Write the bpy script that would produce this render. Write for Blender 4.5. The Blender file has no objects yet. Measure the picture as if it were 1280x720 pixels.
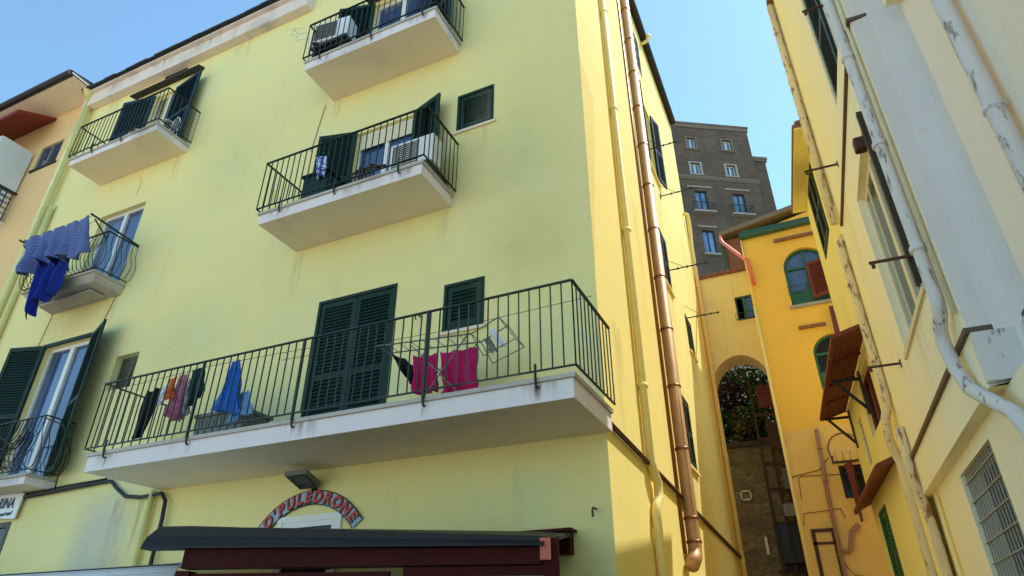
import bpy, math, random
from math import sin, cos, tan, pi, radians, atan, sqrt
from mathutils import Vector as V, Matrix, noise as mnoise
from mathutils.geometry import tessellate_polygon
random.seed(7)
SC = bpy.context.scene
COL = SC.collection

# ------------------------------------------------------------------ materials
def hx(h):
    c = [int(h[i:i+2], 16)/255 for i in (0, 2, 4)]
    return tuple((x/12.92 if x <= .04045 else ((x+.055)/1.055)**2.4) for x in c)+(1,)
def new_mat(name):
    m = bpy.data.materials.new(name); m.use_nodes = True
    nt = m.node_tree; b = nt.nodes['Principled BSDF']
    return m, nt, b
def nd(nt, t, **kw):
    n = nt.nodes.new(t)
    for k, v in kw.items(): setattr(n, k, v)
    return n
def coords(nt, scale=(1,1,1), kind='Object'):
    tc = nd(nt, 'ShaderNodeTexCoord'); mp = nd(nt, 'ShaderNodeMapping')
    mp.inputs['Scale'].default_value = scale
    nt.links.new(tc.outputs[kind], mp.inputs[0]); return mp.outputs[0]
def noise_n(nt, vec, scale, detail=4, rough=.55):
    n = nd(nt, 'ShaderNodeTexNoise'); n.inputs['Scale'].default_value = scale
    n.inputs['Detail'].default_value = detail; n.inputs['Roughness'].default_value = rough
    nt.links.new(vec, n.inputs['Vector']); return n.outputs['Fac']
def ramp(nt, fac, stops):
    r = nd(nt, 'ShaderNodeValToRGB'); e = r.color_ramp.elements
    while len(e) < len(stops): e.new(.5)
    for el, (p, c) in zip(e, stops):
        el.position = p; el.color = c if not isinstance(c, (int, float)) else (c, c, c, 1)
    nt.links.new(fac, r.inputs[0]); return r.outputs[0]
def mix(nt, fac, a, b, mode='MIX'):
    n = nd(nt, 'ShaderNodeMix', data_type='RGBA', blend_type=mode)
    for s, v in ((0, fac), (6, a), (7, b)):
        if hasattr(v, 'links') or hasattr(v, 'node'): nt.links.new(v, n.inputs[s])
        else: n.inputs[s].default_value = v
    return n.outputs[2]
def bump(nt, b, h, strength=.3, dist=.02):
    n = nd(nt, 'ShaderNodeBump'); n.inputs['Strength'].default_value = strength; n.inputs['Distance'].default_value = dist
    nt.links.new(h, n.inputs['Height']); nt.links.new(n.outputs[0], b.inputs['Normal'])
def shade(c, k): return (c[0]*k, c[1]*k, c[2]*k, 1)

def paint(name, c1, c2, stain=(.12,.11,.08,1), stain_amt=.35, patch=None, patch_amt=.5, rough=.9, spot=.3):
    """weathered plaster paint: broad mottling, faint run-off streaks, grain, repaired patches"""
    m, nt, b = new_mat(name)
    co = coords(nt)
    base = mix(nt, ramp(nt, noise_n(nt, co, .35, 5, .6), [(.3, 0), (.7, 1)]), c1, c2)
    if patch:
        f = ramp(nt, noise_n(nt, co, .55, 3, .5), [(.56, 0), (.66, patch_amt)])
        base = mix(nt, f, base, patch)
    co2 = coords(nt, (3.2, 3.2, .22))
    st = ramp(nt, noise_n(nt, co2, 1.0, 4, .55), [(.56, 0), (.82, stain_amt)])
    ms = ramp(nt, noise_n(nt, co, .8, 3, .5), [(.46, 0), (.62, 1)])
    base = mix(nt, mix(nt, 1.0, st, ms, 'MULTIPLY'), base, stain)
    sp = ramp(nt, noise_n(nt, co, 3.2, 6, .7), [(.60, 0), (.78, spot)])
    base = mix(nt, sp, base, shade(c2, .55))
    g = ramp(nt, noise_n(nt, co, 60, 2, .5), [(.25, .90), (.75, 1.0)])
    base = mix(nt, 1.0, base, g, 'MULTIPLY')
    nt.links.new(base, b.inputs['Base Color']); b.inputs['Roughness'].default_value = rough
    h = mix(nt, .35, mix(nt, .4, noise_n(nt, co, 1.6, 4), noise_n(nt, co, 7, 4, .6)), noise_n(nt, co, 45, 3))
    bump(nt, b, h, .5, .025)
    return m
def plain(name, c, rough=.5, metal=0, var=.18, scale=6, spec=.5, bmp=0, fade=None):
    m, nt, b = new_mat(name)
    co = coords(nt)
    col = mix(nt, noise_n(nt, co, scale, 5, .6), shade(c, 1-var), shade(c, 1+var))
    if fade:                                                          # sun-bleached patches, each piece a little different
        oi = nd(nt, 'ShaderNodeObjectInfo'); ad = nd(nt, 'ShaderNodeMath', operation='MULTIPLY'); nt.links.new(oi.outputs['Random'], ad.inputs[0]); 
        nt.links.new(ramp(nt, noise_n(nt, coords(nt, (1,1,.5)), 1.7, 4, .6), [(.35, .1), (.75, 1)]), ad.inputs[1])
        col = mix(nt, ad.outputs[0], col, fade)
    nt.links.new(col, b.inputs['Base Color'])
    b.inputs['Roughness'].default_value = rough; b.inputs['Metallic'].default_value = metal
    b.inputs['Specular IOR Level'].default_value = spec
    if bmp: bump(nt, b, noise_n(nt, co, scale*4, 3), bmp, .01)
    return m
def peeling(name, top, under, thr=.56):
    m, nt, b = new_mat(name); co = coords(nt)
    f = ramp(nt, noise_n(nt, coords(nt, (1.6,1.6,.42)), 6.5, 8, .72), [(thr, 0), (thr+.05, 1)])
    t = mix(nt, noise_n(nt, co, 2, 3), top, shade(top, .8))
    u = mix(nt, noise_n(nt, co, 12, 3), under, shade(under, .5))
    nt.links.new(mix(nt, f, t, u), b.inputs['Base Color']); b.inputs['Roughness'].default_value = .75
    inv = nd(nt, 'ShaderNodeMath', operation='SUBTRACT'); inv.inputs[0].default_value = 1; nt.links.new(f, inv.inputs[1])
    bump(nt, b, inv.outputs[0], .6, .008)
    return m
def glass(name, c, var=.6, scale=1.2, rough=.04):
    """dark window glass in front of a dim room or a curtain"""
    m, nt, b = new_mat(name); co = coords(nt, (1,1,.5))
    nt.links.new(mix(nt, ramp(nt, noise_n(nt, co, scale, 3), [(.35,0),(.65,1)]), shade(c, 1-var), shade(c, 1+var)), b.inputs['Base Color'])
    b.inputs['Roughness'].default_value = rough; b.inputs['Specular IOR Level'].default_value = .6
    b.inputs['Coat Weight'].default_value = .6; b.inputs['Coat Roughness'].default_value = .02
    return m
def fabric(name, c, var=.15, c2=None, stripes=0, amt=.5):
    m, nt, b = new_mat(name); co = coords(nt)
    col = mix(nt, noise_n(nt, co, 9, 4), shade(c, 1-var), shade(c, 1+var))
    if stripes:
        w = nd(nt, 'ShaderNodeTexWave', wave_type='BANDS', bands_direction='Y'); w.inputs['Scale'].default_value = stripes
        w.inputs['Distortion'].default_value = .4
        nt.links.new(coords(nt, (1,1,1), 'UV'), w.inputs['Vector'])
        col = mix(nt, ramp(nt, w.outputs['Fac'], [(.45, 0), (.6, amt)]), col, c2)
    elif c2:
        col = mix(nt, ramp(nt, noise_n(nt, co, 14, 2), [(.5, 0), (.56, amt)]), col, c2)
    nt.links.new(col, b.inputs['Base Color']); b.inputs['Roughness'].default_value = .9
    b.inputs['Specular IOR Level'].default_value = .2
    bump(nt, b, noise_n(nt, co, 300, 2), .15, .002)
    return m
def stone(name, c1, c2, mortar, scale=2.2, squash=1.6):
    m, nt, b = new_mat(name)
    co0 = coords(nt, (1,1,squash)); nz = nd(nt, 'ShaderNodeTexNoise'); nz.inputs['Scale'].default_value = 3; nz.inputs['Detail'].default_value = 4; nt.links.new(co0, nz.inputs['Vector'])
    co = mix(nt, .16, co0, nz.outputs['Color'], 'ADD')
    vo = nd(nt, 'ShaderNodeTexVoronoi', feature='DISTANCE_TO_EDGE'); vo.inputs['Scale'].default_value = scale
    vc = nd(nt, 'ShaderNodeTexVoronoi'); vc.inputs['Scale'].default_value = scale
    for v in (vo, vc): nt.links.new(co, v.inputs['Vector'])
    bw = nd(nt, 'ShaderNodeRGBToBW'); nt.links.new(vc.outputs['Color'], bw.inputs[0])
    col = mix(nt, bw.outputs[0], c1, c2)
    col = mix(nt, ramp(nt, noise_n(nt, coords(nt), .5, 5, .6), [(.35, 0), (.7, .6)]), col, shade(c1, .6))
    col = mix(nt, ramp(nt, vo.outputs['Distance'], [(.0, 1), (.06, 0)]), col, mortar)
    nt.links.new(col, b.inputs['Base Color']); b.inputs['Roughness'].default_value = .95
    bump(nt, b, mix(nt, .5, ramp(nt, vo.outputs['Distance'], [(0, 0), (.12, 1)]), noise_n(nt, coords(nt), 14, 5)), .6, .03)
    return m

M = {}
M['green_wall'] = paint('lime_plaster', (.92,.79,.33,1), (.85,.77,.36,1), (.36,.34,.24,1), .25, (.72,.79,.46,1), .4, spot=.04)
M['side_wall'] = paint('yellow_plaster', (.97,.80,.25,1), (.94,.77,.23,1), (.6,.46,.18,1), .3, spot=.12)
M['shade_yellow'] = paint('shaded_yellow_plaster', (.88,.70,.20,1), (.84,.66,.19,1), (.5,.36,.14,1), .25, spot=.12)  # side wall yellow with the corner's shade painted in
M['orange_wall'] = paint('apricot_plaster', (.86,.58,.27,1), (.80,.54,.26,1), (.4,.3,.2,1), .25)
M['soffit'] = paint('soffit_plaster', (.90,.78,.58,1), (.82,.70,.52,1), (.4,.36,.3,1), .45, (.62,.54,.42,1), .4, spot=.25)
M['fascia'] = paint('white_fascia', (.90,.81,.82,1), (.80,.72,.73,1), (.32,.28,.24,1), .45, (.46,.44,.42,1), .7, spot=.55)
M['worn_slab'] = paint('worn_concrete', (.58,.54,.48,1), (.45,.42,.37,1), (.16,.14,.12,1), .7, (.30,.27,.23,1), .8)
M['cornice'] = paint('cornice_plaster', (.86,.74,.66,1), (.76,.65,.58,1), (.25,.2,.18,1), .5, (.42,.36,.33,1), .7)
M['cream_wall'] = paint('cream_plaster', (.96,.88,.61,1), (.94,.84,.57,1), (.42,.36,.28,1), .3, spot=.15)
M['shade_pier'] = paint('pier_shade_plaster', (.76,.70,.66,1), (.68,.63,.59,1), (.35,.33,.3,1), .35, spot=.2)  # cool shade of the pier face painted into a greyer colour
M['yellow_wall'] = paint('pale_yellow_plaster', (.95,.84,.38,1), (.93,.80,.35,1), (.42,.3,.16,1), .3, spot=.15)
M['arch_wall'] = paint('arch_plaster', (.95,.82,.36,1), (.92,.77,.34,1), (.35,.26,.16,1), .4, (.6,.5,.34,1), .5)
M['ochre_wall'] = paint('ochre_plaster', (.96,.58,.09,1), (.93,.54,.08,1), (.4,.25,.1,1), .35, (.72,.45,.16,1), .4)
M['ochre_low'] = paint('old_ochre_plaster', (.92,.60,.16,1), (.86,.55,.17,1), (.4,.25,.12,1), .5, (.70,.48,.2,1), .6)
M['red_brown_wall'] = paint('red_brown_plaster', (.30,.12,.07,1), (.24,.10,.06,1))
M['shutter'] = plain('dark_green_paint', (.004,.024,.016,1), .55, var=.4, spec=.25, fade=(.020,.050,.036,1))
M['shutter_blue'] = plain('petrol_paint', (.004,.026,.038,1), .5, var=.3, spec=.3)
M['bright_green'] = plain('green_door_paint', (.012,.11,.05,1), .45, var=.3)
M['black_gap'] = plain('dark_interior', (.008,.008,.008,1), .9)
M['rail'] = plain('green_iron', (.006,.020,.012,1), .5, var=.5, scale=9, fade=(.035,.028,.016,1))
M['iron'] = plain('black_iron', (.015,.014,.013,1), .5, var=.3, scale=15)
M['rust'] = plain('rusty_iron', (.075,.030,.016,1), .8, var=.5, scale=12)
M['frame_white'] = plain('white_frame_paint', (.78,.77,.74,1), .45, var=.06)
M['frame_cream'] = plain('cream_frame_paint', (.70,.62,.42,1), .5, var=.1)
M['glass'] = glass('window_glass', (.035,.06,.11,1))
M['glass_blue'] = glass('sky_blue_glass', (.05,.09,.20,1), .5)
M['glass_castle'] = glass('castle_glass', (.10,.20,.36,1), .6, .8)
M['glass_teal'] = plain('teal_glass', (.008,.035,.045,1), .12, spec=.35, var=.5, scale=1.5)
M['setback_wall'] = paint('setback_plaster', (.95,.82,.64,1), (.91,.78,.61,1), (.42,.36,.28,1), .3, spot=.15)  # warm light on the setback wall put into a creamier colour than the pier
M['glass_dark'] = plain('dark_glass', (.010,.012,.014,1), .15, spec=.3, var=.5)
M['curtain'] = glass('curtained_glass', (.30,.30,.17,1), .5, 3, .08)
M['copper'] = plain('copper_pipe_metal', (.56,.33,.16,1), .52, metal=.45, var=.3, scale=4)
M['copper_ring'] = plain('copper_band_metal', (.30,.12,.05,1), .4, metal=.7)
M['yellow_pipe'] = plain('yellow_pipe_paint', (.93,.74,.27,1), .6, var=.12)
M['lime_pipe'] = plain('lime_pipe_paint', (.74,.68,.28,1), .55, var=.15)
M['peel_white'] = peeling('peeling_white_paint', (.74,.69,.66,1), (.40,.30,.25,1), .575)
M['peel_cream'] = peeling('peeling_cream_paint', (.84,.69,.42,1), (.42,.21,.11,1), .56)
M['peel_box'] = peeling('peeling_plaster', (.74,.72,.68,1), (.34,.30,.24,1), .60)
M['red_pipe'] = plain('red_lead_paint', (.75,.16,.08,1), .5)
M['pink_pipe'] = plain('faded_red_paint', (.36,.18,.10,1), .7)
M['gutter'] = plain('green_gutter_paint', (.020,.085,.045,1), .4)
M['eave_dark'] = plain('dark_tile_edge', (.028,.026,.028,1), .8, bmp=.4)
M['tile'] = plain('terracotta_tile', (.26,.115,.065,1), .9, var=.45, scale=9, bmp=.5)
M['stringcourse'] = plain('brown_moulding_paint', (.11,.068,.042,1), .7)
M['brown_slat'] = plain('red_brown_wood', (.15,.022,.013,1), .65, var=.35, scale=5)
M['maroon'] = plain('maroon_wood', (.055,.006,.006,1), .6, var=.3, spec=.12)
M['salmon'] = plain('sunlit_salmon_end', (.62,.16,.10,1), .6, var=.2)  # sunlight on the beam end painted in as a bright salmon colour
M['gutter_grey'] = plain('anthracite_metal', (.020,.018,.018,1), .5, spec=.25, var=.15)
M['awning_red'] = plain('brick_red_sheet', (.20,.014,.010,1), .55)
M['panel_white'] = plain('frosted_panel', (.66,.70,.68,1), .3, var=.06)
M['plastic_white'] = plain('white_plastic', (.80,.80,.78,1), .4, var=.04)
M['grate'] = plain('grey_grate_paint', (.34,.32,.27,1), .6, var=.3)
M['ac_grille'] = plain('grey_grille', (.10,.10,.10,1), .6)
M['canvas'] = fabric('white_canvas', (.80,.80,.80,1), .05)
M['cable'] = plain('black_rubber', (.018,.018,.020,1), .6)
M['sign_white'] = plain('sign_white_board', (.80,.80,.84,1), .4, var=.05)
M['navy'] = plain('navy_letter_paint', (.020,.025,.12,1), .5)
M['sign_blue'] = plain('faded_pale_blue_paint', (.30,.45,.56,1), .6, var=.35, scale=12)
M['sign_red'] = plain('red_letter_paint', (.55,.035,.040,1), .5)
M['sign_edge'] = plain('black_letter_edge', (.02,.02,.025,1), .6)
M['castle'] = stone('dark_tuff_stone', (.115,.080,.056,1), (.165,.118,.084,1), (.085,.062,.045,1), 1.6, 2.0)
M['castle_trim'] = plain('grey_stone_trim', (.19,.145,.11,1), .9, bmp=.4)
M['castle_pale'] = plain('pale_stone_surround', (.36,.33,.29,1), .9, bmp=.3)
M['castle_frame'] = plain('dark_window_paint', (.02,.025,.035,1), .5)
M['rubble'] = stone('brown_rubble_stone', (.17,.10,.045,1), (.36,.24,.11,1), (.14,.095,.05,1), 3.4, 1.8)
M['timber'] = plain('weathered_timber', (.070,.030,.018,1), .8, var=.4)
M['rock'] = plain('hill_soil', (.10,.085,.055,1), .95, var=.5, scale=1.5, bmp=.6)
M['leaf'] = plain('leaf_green', (.038,.085,.018,1), .8, var=.7, scale=3, spec=0)
M['leaf_purple'] = plain('leaf_brown_purple', (.060,.034,.034,1), .85, var=.6, scale=3, spec=0)
M['leaf_dry'] = plain('dry_grass_green', (.12,.11,.035,1), .9, var=.6, scale=3, spec=0)
M['bark'] = plain('bark', (.06,.04,.028,1), .95, var=.4, bmp=.6)
M['paving'] = stone('warm_paving', (.70,.55,.39,1), (.78,.63,.46,1), (.5,.4,.3,1), 1.6, 1)
M['bounce_cut_asphalt'] = plain('bounce_cut_asphalt', (.055,.052,.050,1), .95, var=.3, scale=3, bmp=.4)
M['f_black'] = fabric('black_cotton', (.010,.010,.012,1))
M['f_orange'] = fabric('orange_cotton', (.70,.16,.03,1), .2)
M['f_pink'] = fabric('pink_print_cotton', (.50,.20,.30,1), .3, (.40,.03,.08,1))
M['f_lilac'] = fabric('lilac_cotton', (.42,.33,.42,1), .2, (.7,.65,.7,1))
M['f_green'] = fabric('bottle_green_cotton', (.012,.040,.025,1))
M['f_blue'] = fabric('bright_blue_towelling', (.035,.17,.62,1), .25)
M['f_ltblue'] = fabric('pale_blue_cotton', (.22,.44,.78,1), .2)
M['f_white'] = fabric('white_cotton', (.72,.72,.76,1), .06)
M['f_magenta'] = fabric('magenta_towelling', (.48,.012,.12,1), .2)
M['f_navy'] = fabric('royal_blue_cotton', (.010,.028,.24,1), .25)
M['f_stripe'] = fabric('blue_white_striped_cotton', (.016,.038,.18,1), .25, (.32,.40,.66,1), 8.5, .65)
M['f_bluewhite'] = fabric('blue_white_print', (.08,.13,.45,1), .1, (.75,.76,.85,1), 0, 1)
M['grey_plastic'] = plain('grey_plastic', (.15,.165,.15,1), .6)

# ------------------------------------------------------------------ mesh builder and frames
class Fr:
    """a wall frame: u runs along the wall, v is height, o points out of the wall"""
    def __init__(s, org, u, out): s.o0, s.u, s.n = V(org), V(u).normalized(), V(out).normalized()
    def __call__(s, u, v, o=0): return s.o0+s.u*u+V((0,0,v))+s.n*o
WORLD = Fr((0,0,0), (1,0,0), (0,-1,0))
LOC = {}
class MB:
    def __init__(s): s.v = []; s.f = []; s.uv = {}; s.mi = []; s.cur = 0
    def add(s, pts): k = len(s.v); s.v += [V(p) for p in pts]; return k
    def face(s, idx, uv=None):
        if uv: s.uv[len(s.f)] = uv
        s.f.append(tuple(idx)); s.mi.append(s.cur)
    def quad(s, *p): k = s.add(p); s.face(range(k, k+len(p)))
    def hexa(s, p):
        k = s.add(p)
        for q in ((0,3,2,1),(4,5,6,7),(0,1,5,4),(1,2,6,5),(2,3,7,6),(3,0,4,7)): s.face([k+i for i in q])
    def fbox(s, F, u0, u1, v0, v1, o0, o1):
        s.hexa([F(u0,v0,o0),F(u1,v0,o0),F(u1,v0,o1),F(u0,v0,o1),F(u0,v1,o0),F(u1,v1,o0),F(u1,v1,o1),F(u0,v1,o1)])
    def box(s, x0,x1,y0,y1,z0,z1): s.fbox(WORLD, x0,x1,z0,z1,-y1,-y0)
    def bar(s, a, b, w, h=None, up=None):
        a, b = V(a), V(b); d = (b-a).normalized(); h = h or w
        up = V(up) if up else (V((0,0,1)) if abs(d.z) < .95 else V((0,1,0)))
        x = d.cross(up).normalized()*(w/2); y = x.cross(d).normalized()*(h/2)
        s.hexa([a-x-y, a+x-y, a+x+y, a-x+y, b-x-y, b+x-y, b+x+y, b-x+y])
    def tube(s, pts, r, n=8, cap=True):
        pts = [V(p) for p in pts]; rs = r if isinstance(r, (list, tuple)) else [r]*len(pts)
        x = None; rings = []
        for i, p in enumerate(pts):
            d = ((pts[min(i+1,len(pts)-1)]-p).normalized() + (p-pts[max(i-1,0)]).normalized())
            d = d.normalized() if d.length > 1e-6 else V((0,0,1))
            if x is None: x = d.cross(V((0,0,1)) if abs(d.z) < .9 else V((1,0,0))).normalized()
            else:
                x = (x-d*x.dot(d)); x = x.normalized() if x.length > 1e-6 else d.orthogonal().normalized()
            y = d.cross(x)
            rings.append(s.add([p+(x*cos(2*pi*j/n)+y*sin(2*pi*j/n))*rs[i] for j in range(n)]))
        for a, b in zip(rings, rings[1:]):
            for j in range(n): s.face((a+j, a+(j+1)%n, b+(j+1)%n, b+j))
        if cap:
            s.face([rings[0]+j for j in reversed(range(n))]); s.face([rings[-1]+j for j in range(n)])
    def prism(s, F, poly, o0, o1):
        """a flat (u,v) outline pushed from o0 to o1"""
        n = len(poly); a = s.add([F(u,v,o0) for u,v in poly]); b = s.add([F(u,v,o1) for u,v in poly])
        for t in tessellate_polygon([[V((u,v,0)) for u,v in poly]]):
            s.face([b+i for i in t]); s.face([a+i for i in reversed(t)])
        for i in range(n): j = (i+1) % n; s.face((a+i, a+j, b+j, b+i))
    def wall(s, F, outer, holes, depth=.2, o=0):
        """wall sheet with openings and their reveals"""
        loops = [outer]+holes; flat = [p for l in loops for p in l]
        k = s.add([F(u,v,o) for u,v in flat])
        for t in tessellate_polygon([[V((u,v,0)) for u,v in l] for l in loops]): s.face([k+i for i in t])
        for h in holes:
            a = s.add([F(u,v,o) for u,v in h]); b = s.add([F(u,v,o-depth) for u,v in h]); n = len(h)
            for i in range(n): j = (i+1) % n; s.face((a+i, a+j, b+j, b+i))
    def build(s, name, mat, parent=None, label=None, smooth=False, bevel=0, origin=None, kind=None, solid=0):
        me = bpy.data.meshes.new(name)
        L = V(origin) if origin is not None else (LOC[parent.name] if parent else V((0,0,0)))
        me.from_pydata([tuple(p-L) for p in s.v], [], s.f); 
        for m in (mat if isinstance(mat, list) else [mat]): me.materials.append(m)
        for p, i in zip(me.polygons, s.mi): p.material_index = i; p.use_smooth = smooth
        if s.uv:
            ul = me.uv_layers.new(name='UVMap')
            for fi, uvs in s.uv.items():
                for li, w in zip(me.polygons[fi].loop_indices, uvs): ul.data[li].uv = w
        import bmesh
        bm = bmesh.new(); bm.from_mesh(me); bmesh.ops.recalc_face_normals(bm, faces=bm.faces); bm.to_mesh(me); bm.free()
        o = bpy.data.objects.new(name, me); COL.objects.link(o)
        if parent: o.parent = parent
        elif origin is not None: o.location = L
        LOC[o.name] = L
        if label: o['label'] = label
        if kind: o['kind'] = kind
        if solid:
            md = o.modifiers.new('thickness', 'SOLIDIFY'); md.thickness = solid
        if bevel:
            md = o.modifiers.new('edge', 'BEVEL'); md.width = bevel; md.segments = 2; md.limit_method = 'ANGLE'; md.angle_limit = radians(40)
        return o
def rect(u0,u1,v0,v1): return [(u0,v0),(u1,v0),(u1,v1),(u0,v1)]
def arch(u0,u1,v0,vs,rise,n=14):
    c = (u0+u1)/2; r = (u1-u0)/2
    return [(u0,v0),(u1,v0)]+[(c+r*cos(pi*i/n), vs+rise*sin(pi*i/n)) for i in range(n+1)]
def thing(name, label, cat, loc, group=None):
    o = bpy.data.objects.new(name, None); COL.objects.link(o); o.location = loc; o.empty_display_size = .2
    LOC[o.name] = V(loc); tag(o, label, cat, group); return o
def tag(o, label, cat, group=None):
    o['label'] = label; o['category'] = cat
    if group: o['group'] = group
    return o

# ------------------------------------------------------------------ reusable parts
def shutter_mesh(P, ux, nx, w, h, slats=True, th=.04):
    """louvred leaf: lower corner P, along ux, facing nx"""
    F = Fr(P, ux, nx); mb = MB(); st = min(.075, w*.16)
    mb.fbox(F, 0, st, 0, h, 0, th); mb.fbox(F, w-st, w, 0, h, 0, th)
    rails = [0, h-.09] + ([h*.45] if h > 1.2 else [])
    for r in rails: mb.fbox(F, st, w-st, r, r+.09, .002, th-.002)
    rs = sorted(rails)
    for a, b in zip(rs, rs[1:]):
        n = max(3, int((b-a-.09)/.055)); dz = (b-a-.09)/n
        for i in range(n):
            z = a+.09+i*dz
            if slats:
                t1, t2 = random.uniform(-.006,.006), random.uniform(-.006,.006)
                k = [F(st,z+t1,th*.9),F(w-st,z+t2,th*.9),F(w-st,z+dz*.95+t2,th*.1),F(st,z+dz*.95+t1,th*.1)]
                q = [p+V((0,0,.010)) for p in k]; mb.hexa(k+q)
    mb.fbox(F, st, w-st, .09, h-.09, .001, .004)
    return mb
def open_shutter(F, hinge_u, sgn, w, z0, z1, ang, parent, mat=None):
    """leaf hinged at hinge_u, swung out so its free edge leaves the wall by ang"""
    d = F.u*sgn*cos(ang)+F.n*sin(ang); nrm = (F.n*cos(ang)-F.u*sgn*sin(ang))
    return shutter_mesh(F(hinge_u, z0, .02), d, nrm, w, z1-z0).build('shutter', mat or M['shutter'], parent)
def closed_shutters(F, u0, u1, z0, z1, building, leaves=2, mat=None, sill=True, inset=.05):
    fr = MB(); t = .05
    fr.fbox(F, u0, u0+t, z0, z1, -.12, .012); fr.fbox(F, u1-t, u1, z0, z1, -.12, .012)
    fr.fbox(F, u0+t, u1-t, z1-t, z1, -.12, .012)
    if sill: fr.fbox(F, u0+t, u1-t, z0, z0+t, -.12, .012)
    fr.cur = 1; fr.fbox(F, u0+t, u1-t, z0, z1-t, -.14, -.11)
    w = fr.build('window', [mat or M['shutter'], M['black_gap']], building)
    lw = (u1-u0-2*t)/leaves
    for i in range(leaves):
        shutter_mesh(F(u0+t+i*lw+.003, z0+(t if sill else 0), -inset), F.u, F.n, lw-.006, z1-t-z0-(t if sill else 0)).build('shutter', mat or M['shutter'], w)
    return w
def glazed(F, u0, u1, z0, z1, building, leaves=2, mat=None, pane=None, depth=.14, fw=.06, transom=0, name='window'):
    fr = MB(); a, b = -depth, -depth+.07
    fr.fbox(F, u0, u0+fw, z0, z1, a, b); fr.fbox(F, u1-fw, u1, z0, z1, a, b)
    fr.fbox(F, u0+fw, u1-fw, z1-fw, z1, a, b); fr.fbox(F, u0+fw, u1-fw, z0, z0+fw, a, b)
    for i in range(1, leaves):
        u = u0+(u1-u0)*i/leaves; fr.fbox(F, u-fw*.8, u+fw*.8, z0+fw, z1-fw, a+.002, b+.012)
    if transom: fr.fbox(F, u0+fw, u1-fw, z0+transom-fw/2, z0+transom+fw/2, a+.004, b-.004)
    w = fr.build(name, mat or M['frame_white'], building)
    p = MB(); p.fbox(F, u0+fw*.5, u1-fw*.5, z0+fw*.5, z1-fw*.5, a+.015, a+.03); p.build('pane', pane or M['glass'], w)
    return w
def railing(F, slab, pts, z0, z1, step=.125, belly=0, thick=.013, posts=()):
    """iron railing along the (u,o) path; sub-part of its slab"""
    mb = MB()
    for (u0,o0),(u1,o1) in zip(pts, pts[1:]):
        L = sqrt((u1-u0)**2+(o1-o0)**2); n = max(2, int(round(L/step)))
        mb.bar(F(u0,z1,o0), F(u1,z1,o1), .034, .016); mb.bar(F(u0,z0+.06,o0), F(u1,z0+.06,o1), .026, .014)
        du, do = (u1-u0)/L, (o1-o0)/L
        for i in range(n+1):
            u, o = u0+(u1-u0)*i/n, o0+(o1-o0)*i/n
            if not belly: mb.bar(F(u,z0+.05,o), F(u,z1,o), thick)
            else:
                nu, no = -do, du
                if no < 0 or (abs(no) < .01 and nu*(u-sum(p[0] for p in pts)/len(pts)) < 0): nu, no = -nu, -no
                prof = [(0,.06),(belly*.55,.10),(belly*.95,.25),(belly,.38),(belly*.6,.55),(belly*.12,.72),(0,1)]
                mb.tube([F(u+nu*b, z0+(z1-z0)*t if t > .06 else z0+.06, o+no*b) for b, t in prof], thick*.6, 5)
    for u in posts:
        o = max(p[1] for p in pts); mb.bar(F(u,z0-.02,o), F(u,z1,o), .03)
    return mb.build('railing', M['rail'], slab)
def bracket(F, slab, u, z, o):
    mb = MB(); mb.tube([F(u,z+.16,o),F(u,z-.02,o),F(u,z-.07,o-.012),F(u,z-.085,o-.04)], .014, 6)
    mb.fbox(F, u-.022, u+.022, z-.11, z-.06, o-.07, o-.052)
    return mb.build('bracket', M['rail'], slab)
def balcony(F, building, u0, u1, z0, z1, out, rail_h=1.0, brs=(), posts=(), belly=0, over=.05, mat=None, left=True, right=True):
    mb = MB(); e = .003
    mb.cur = 0; mb.fbox(F, u0, u1, z0, z1-.05, 0, out)
    mb.cur = 1; mb.fbox(F, u0-.03, u1+.03, z1-.05, z1, 0, out+.03)
    k = len(mb.f)-12
    mb.mi[k+0] = 2                                                    # underside
    s = mb.build('balcony', [mat or M['fascia'], M['worn_slab'], M['soffit']] if not mat else [mat]*3, building, bevel=.006)
    pts = [(u0-over, out+over), (u1+over, out+over)]
    if left: pts = [(u0-over, .0)]+pts
    if right: pts = pts+[(u1+over, .0)]
    railing(F, s, pts, z1, z1+rail_h, belly=belly, posts=posts)
    for b in brs: bracket(F, s, b, z1-.02, out+over); stain(F, b, z1-.08, .11, z1-z0-.09, 's_rust', s, out+.003, 'rust_stain')
    for q_ in (u0+.4, (u0+u1)/2+.3, u1-.35): stain(F, q_, z1-.052, .5, z1-z0-.055, 's_damp', s, out+.002)
    return s
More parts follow.
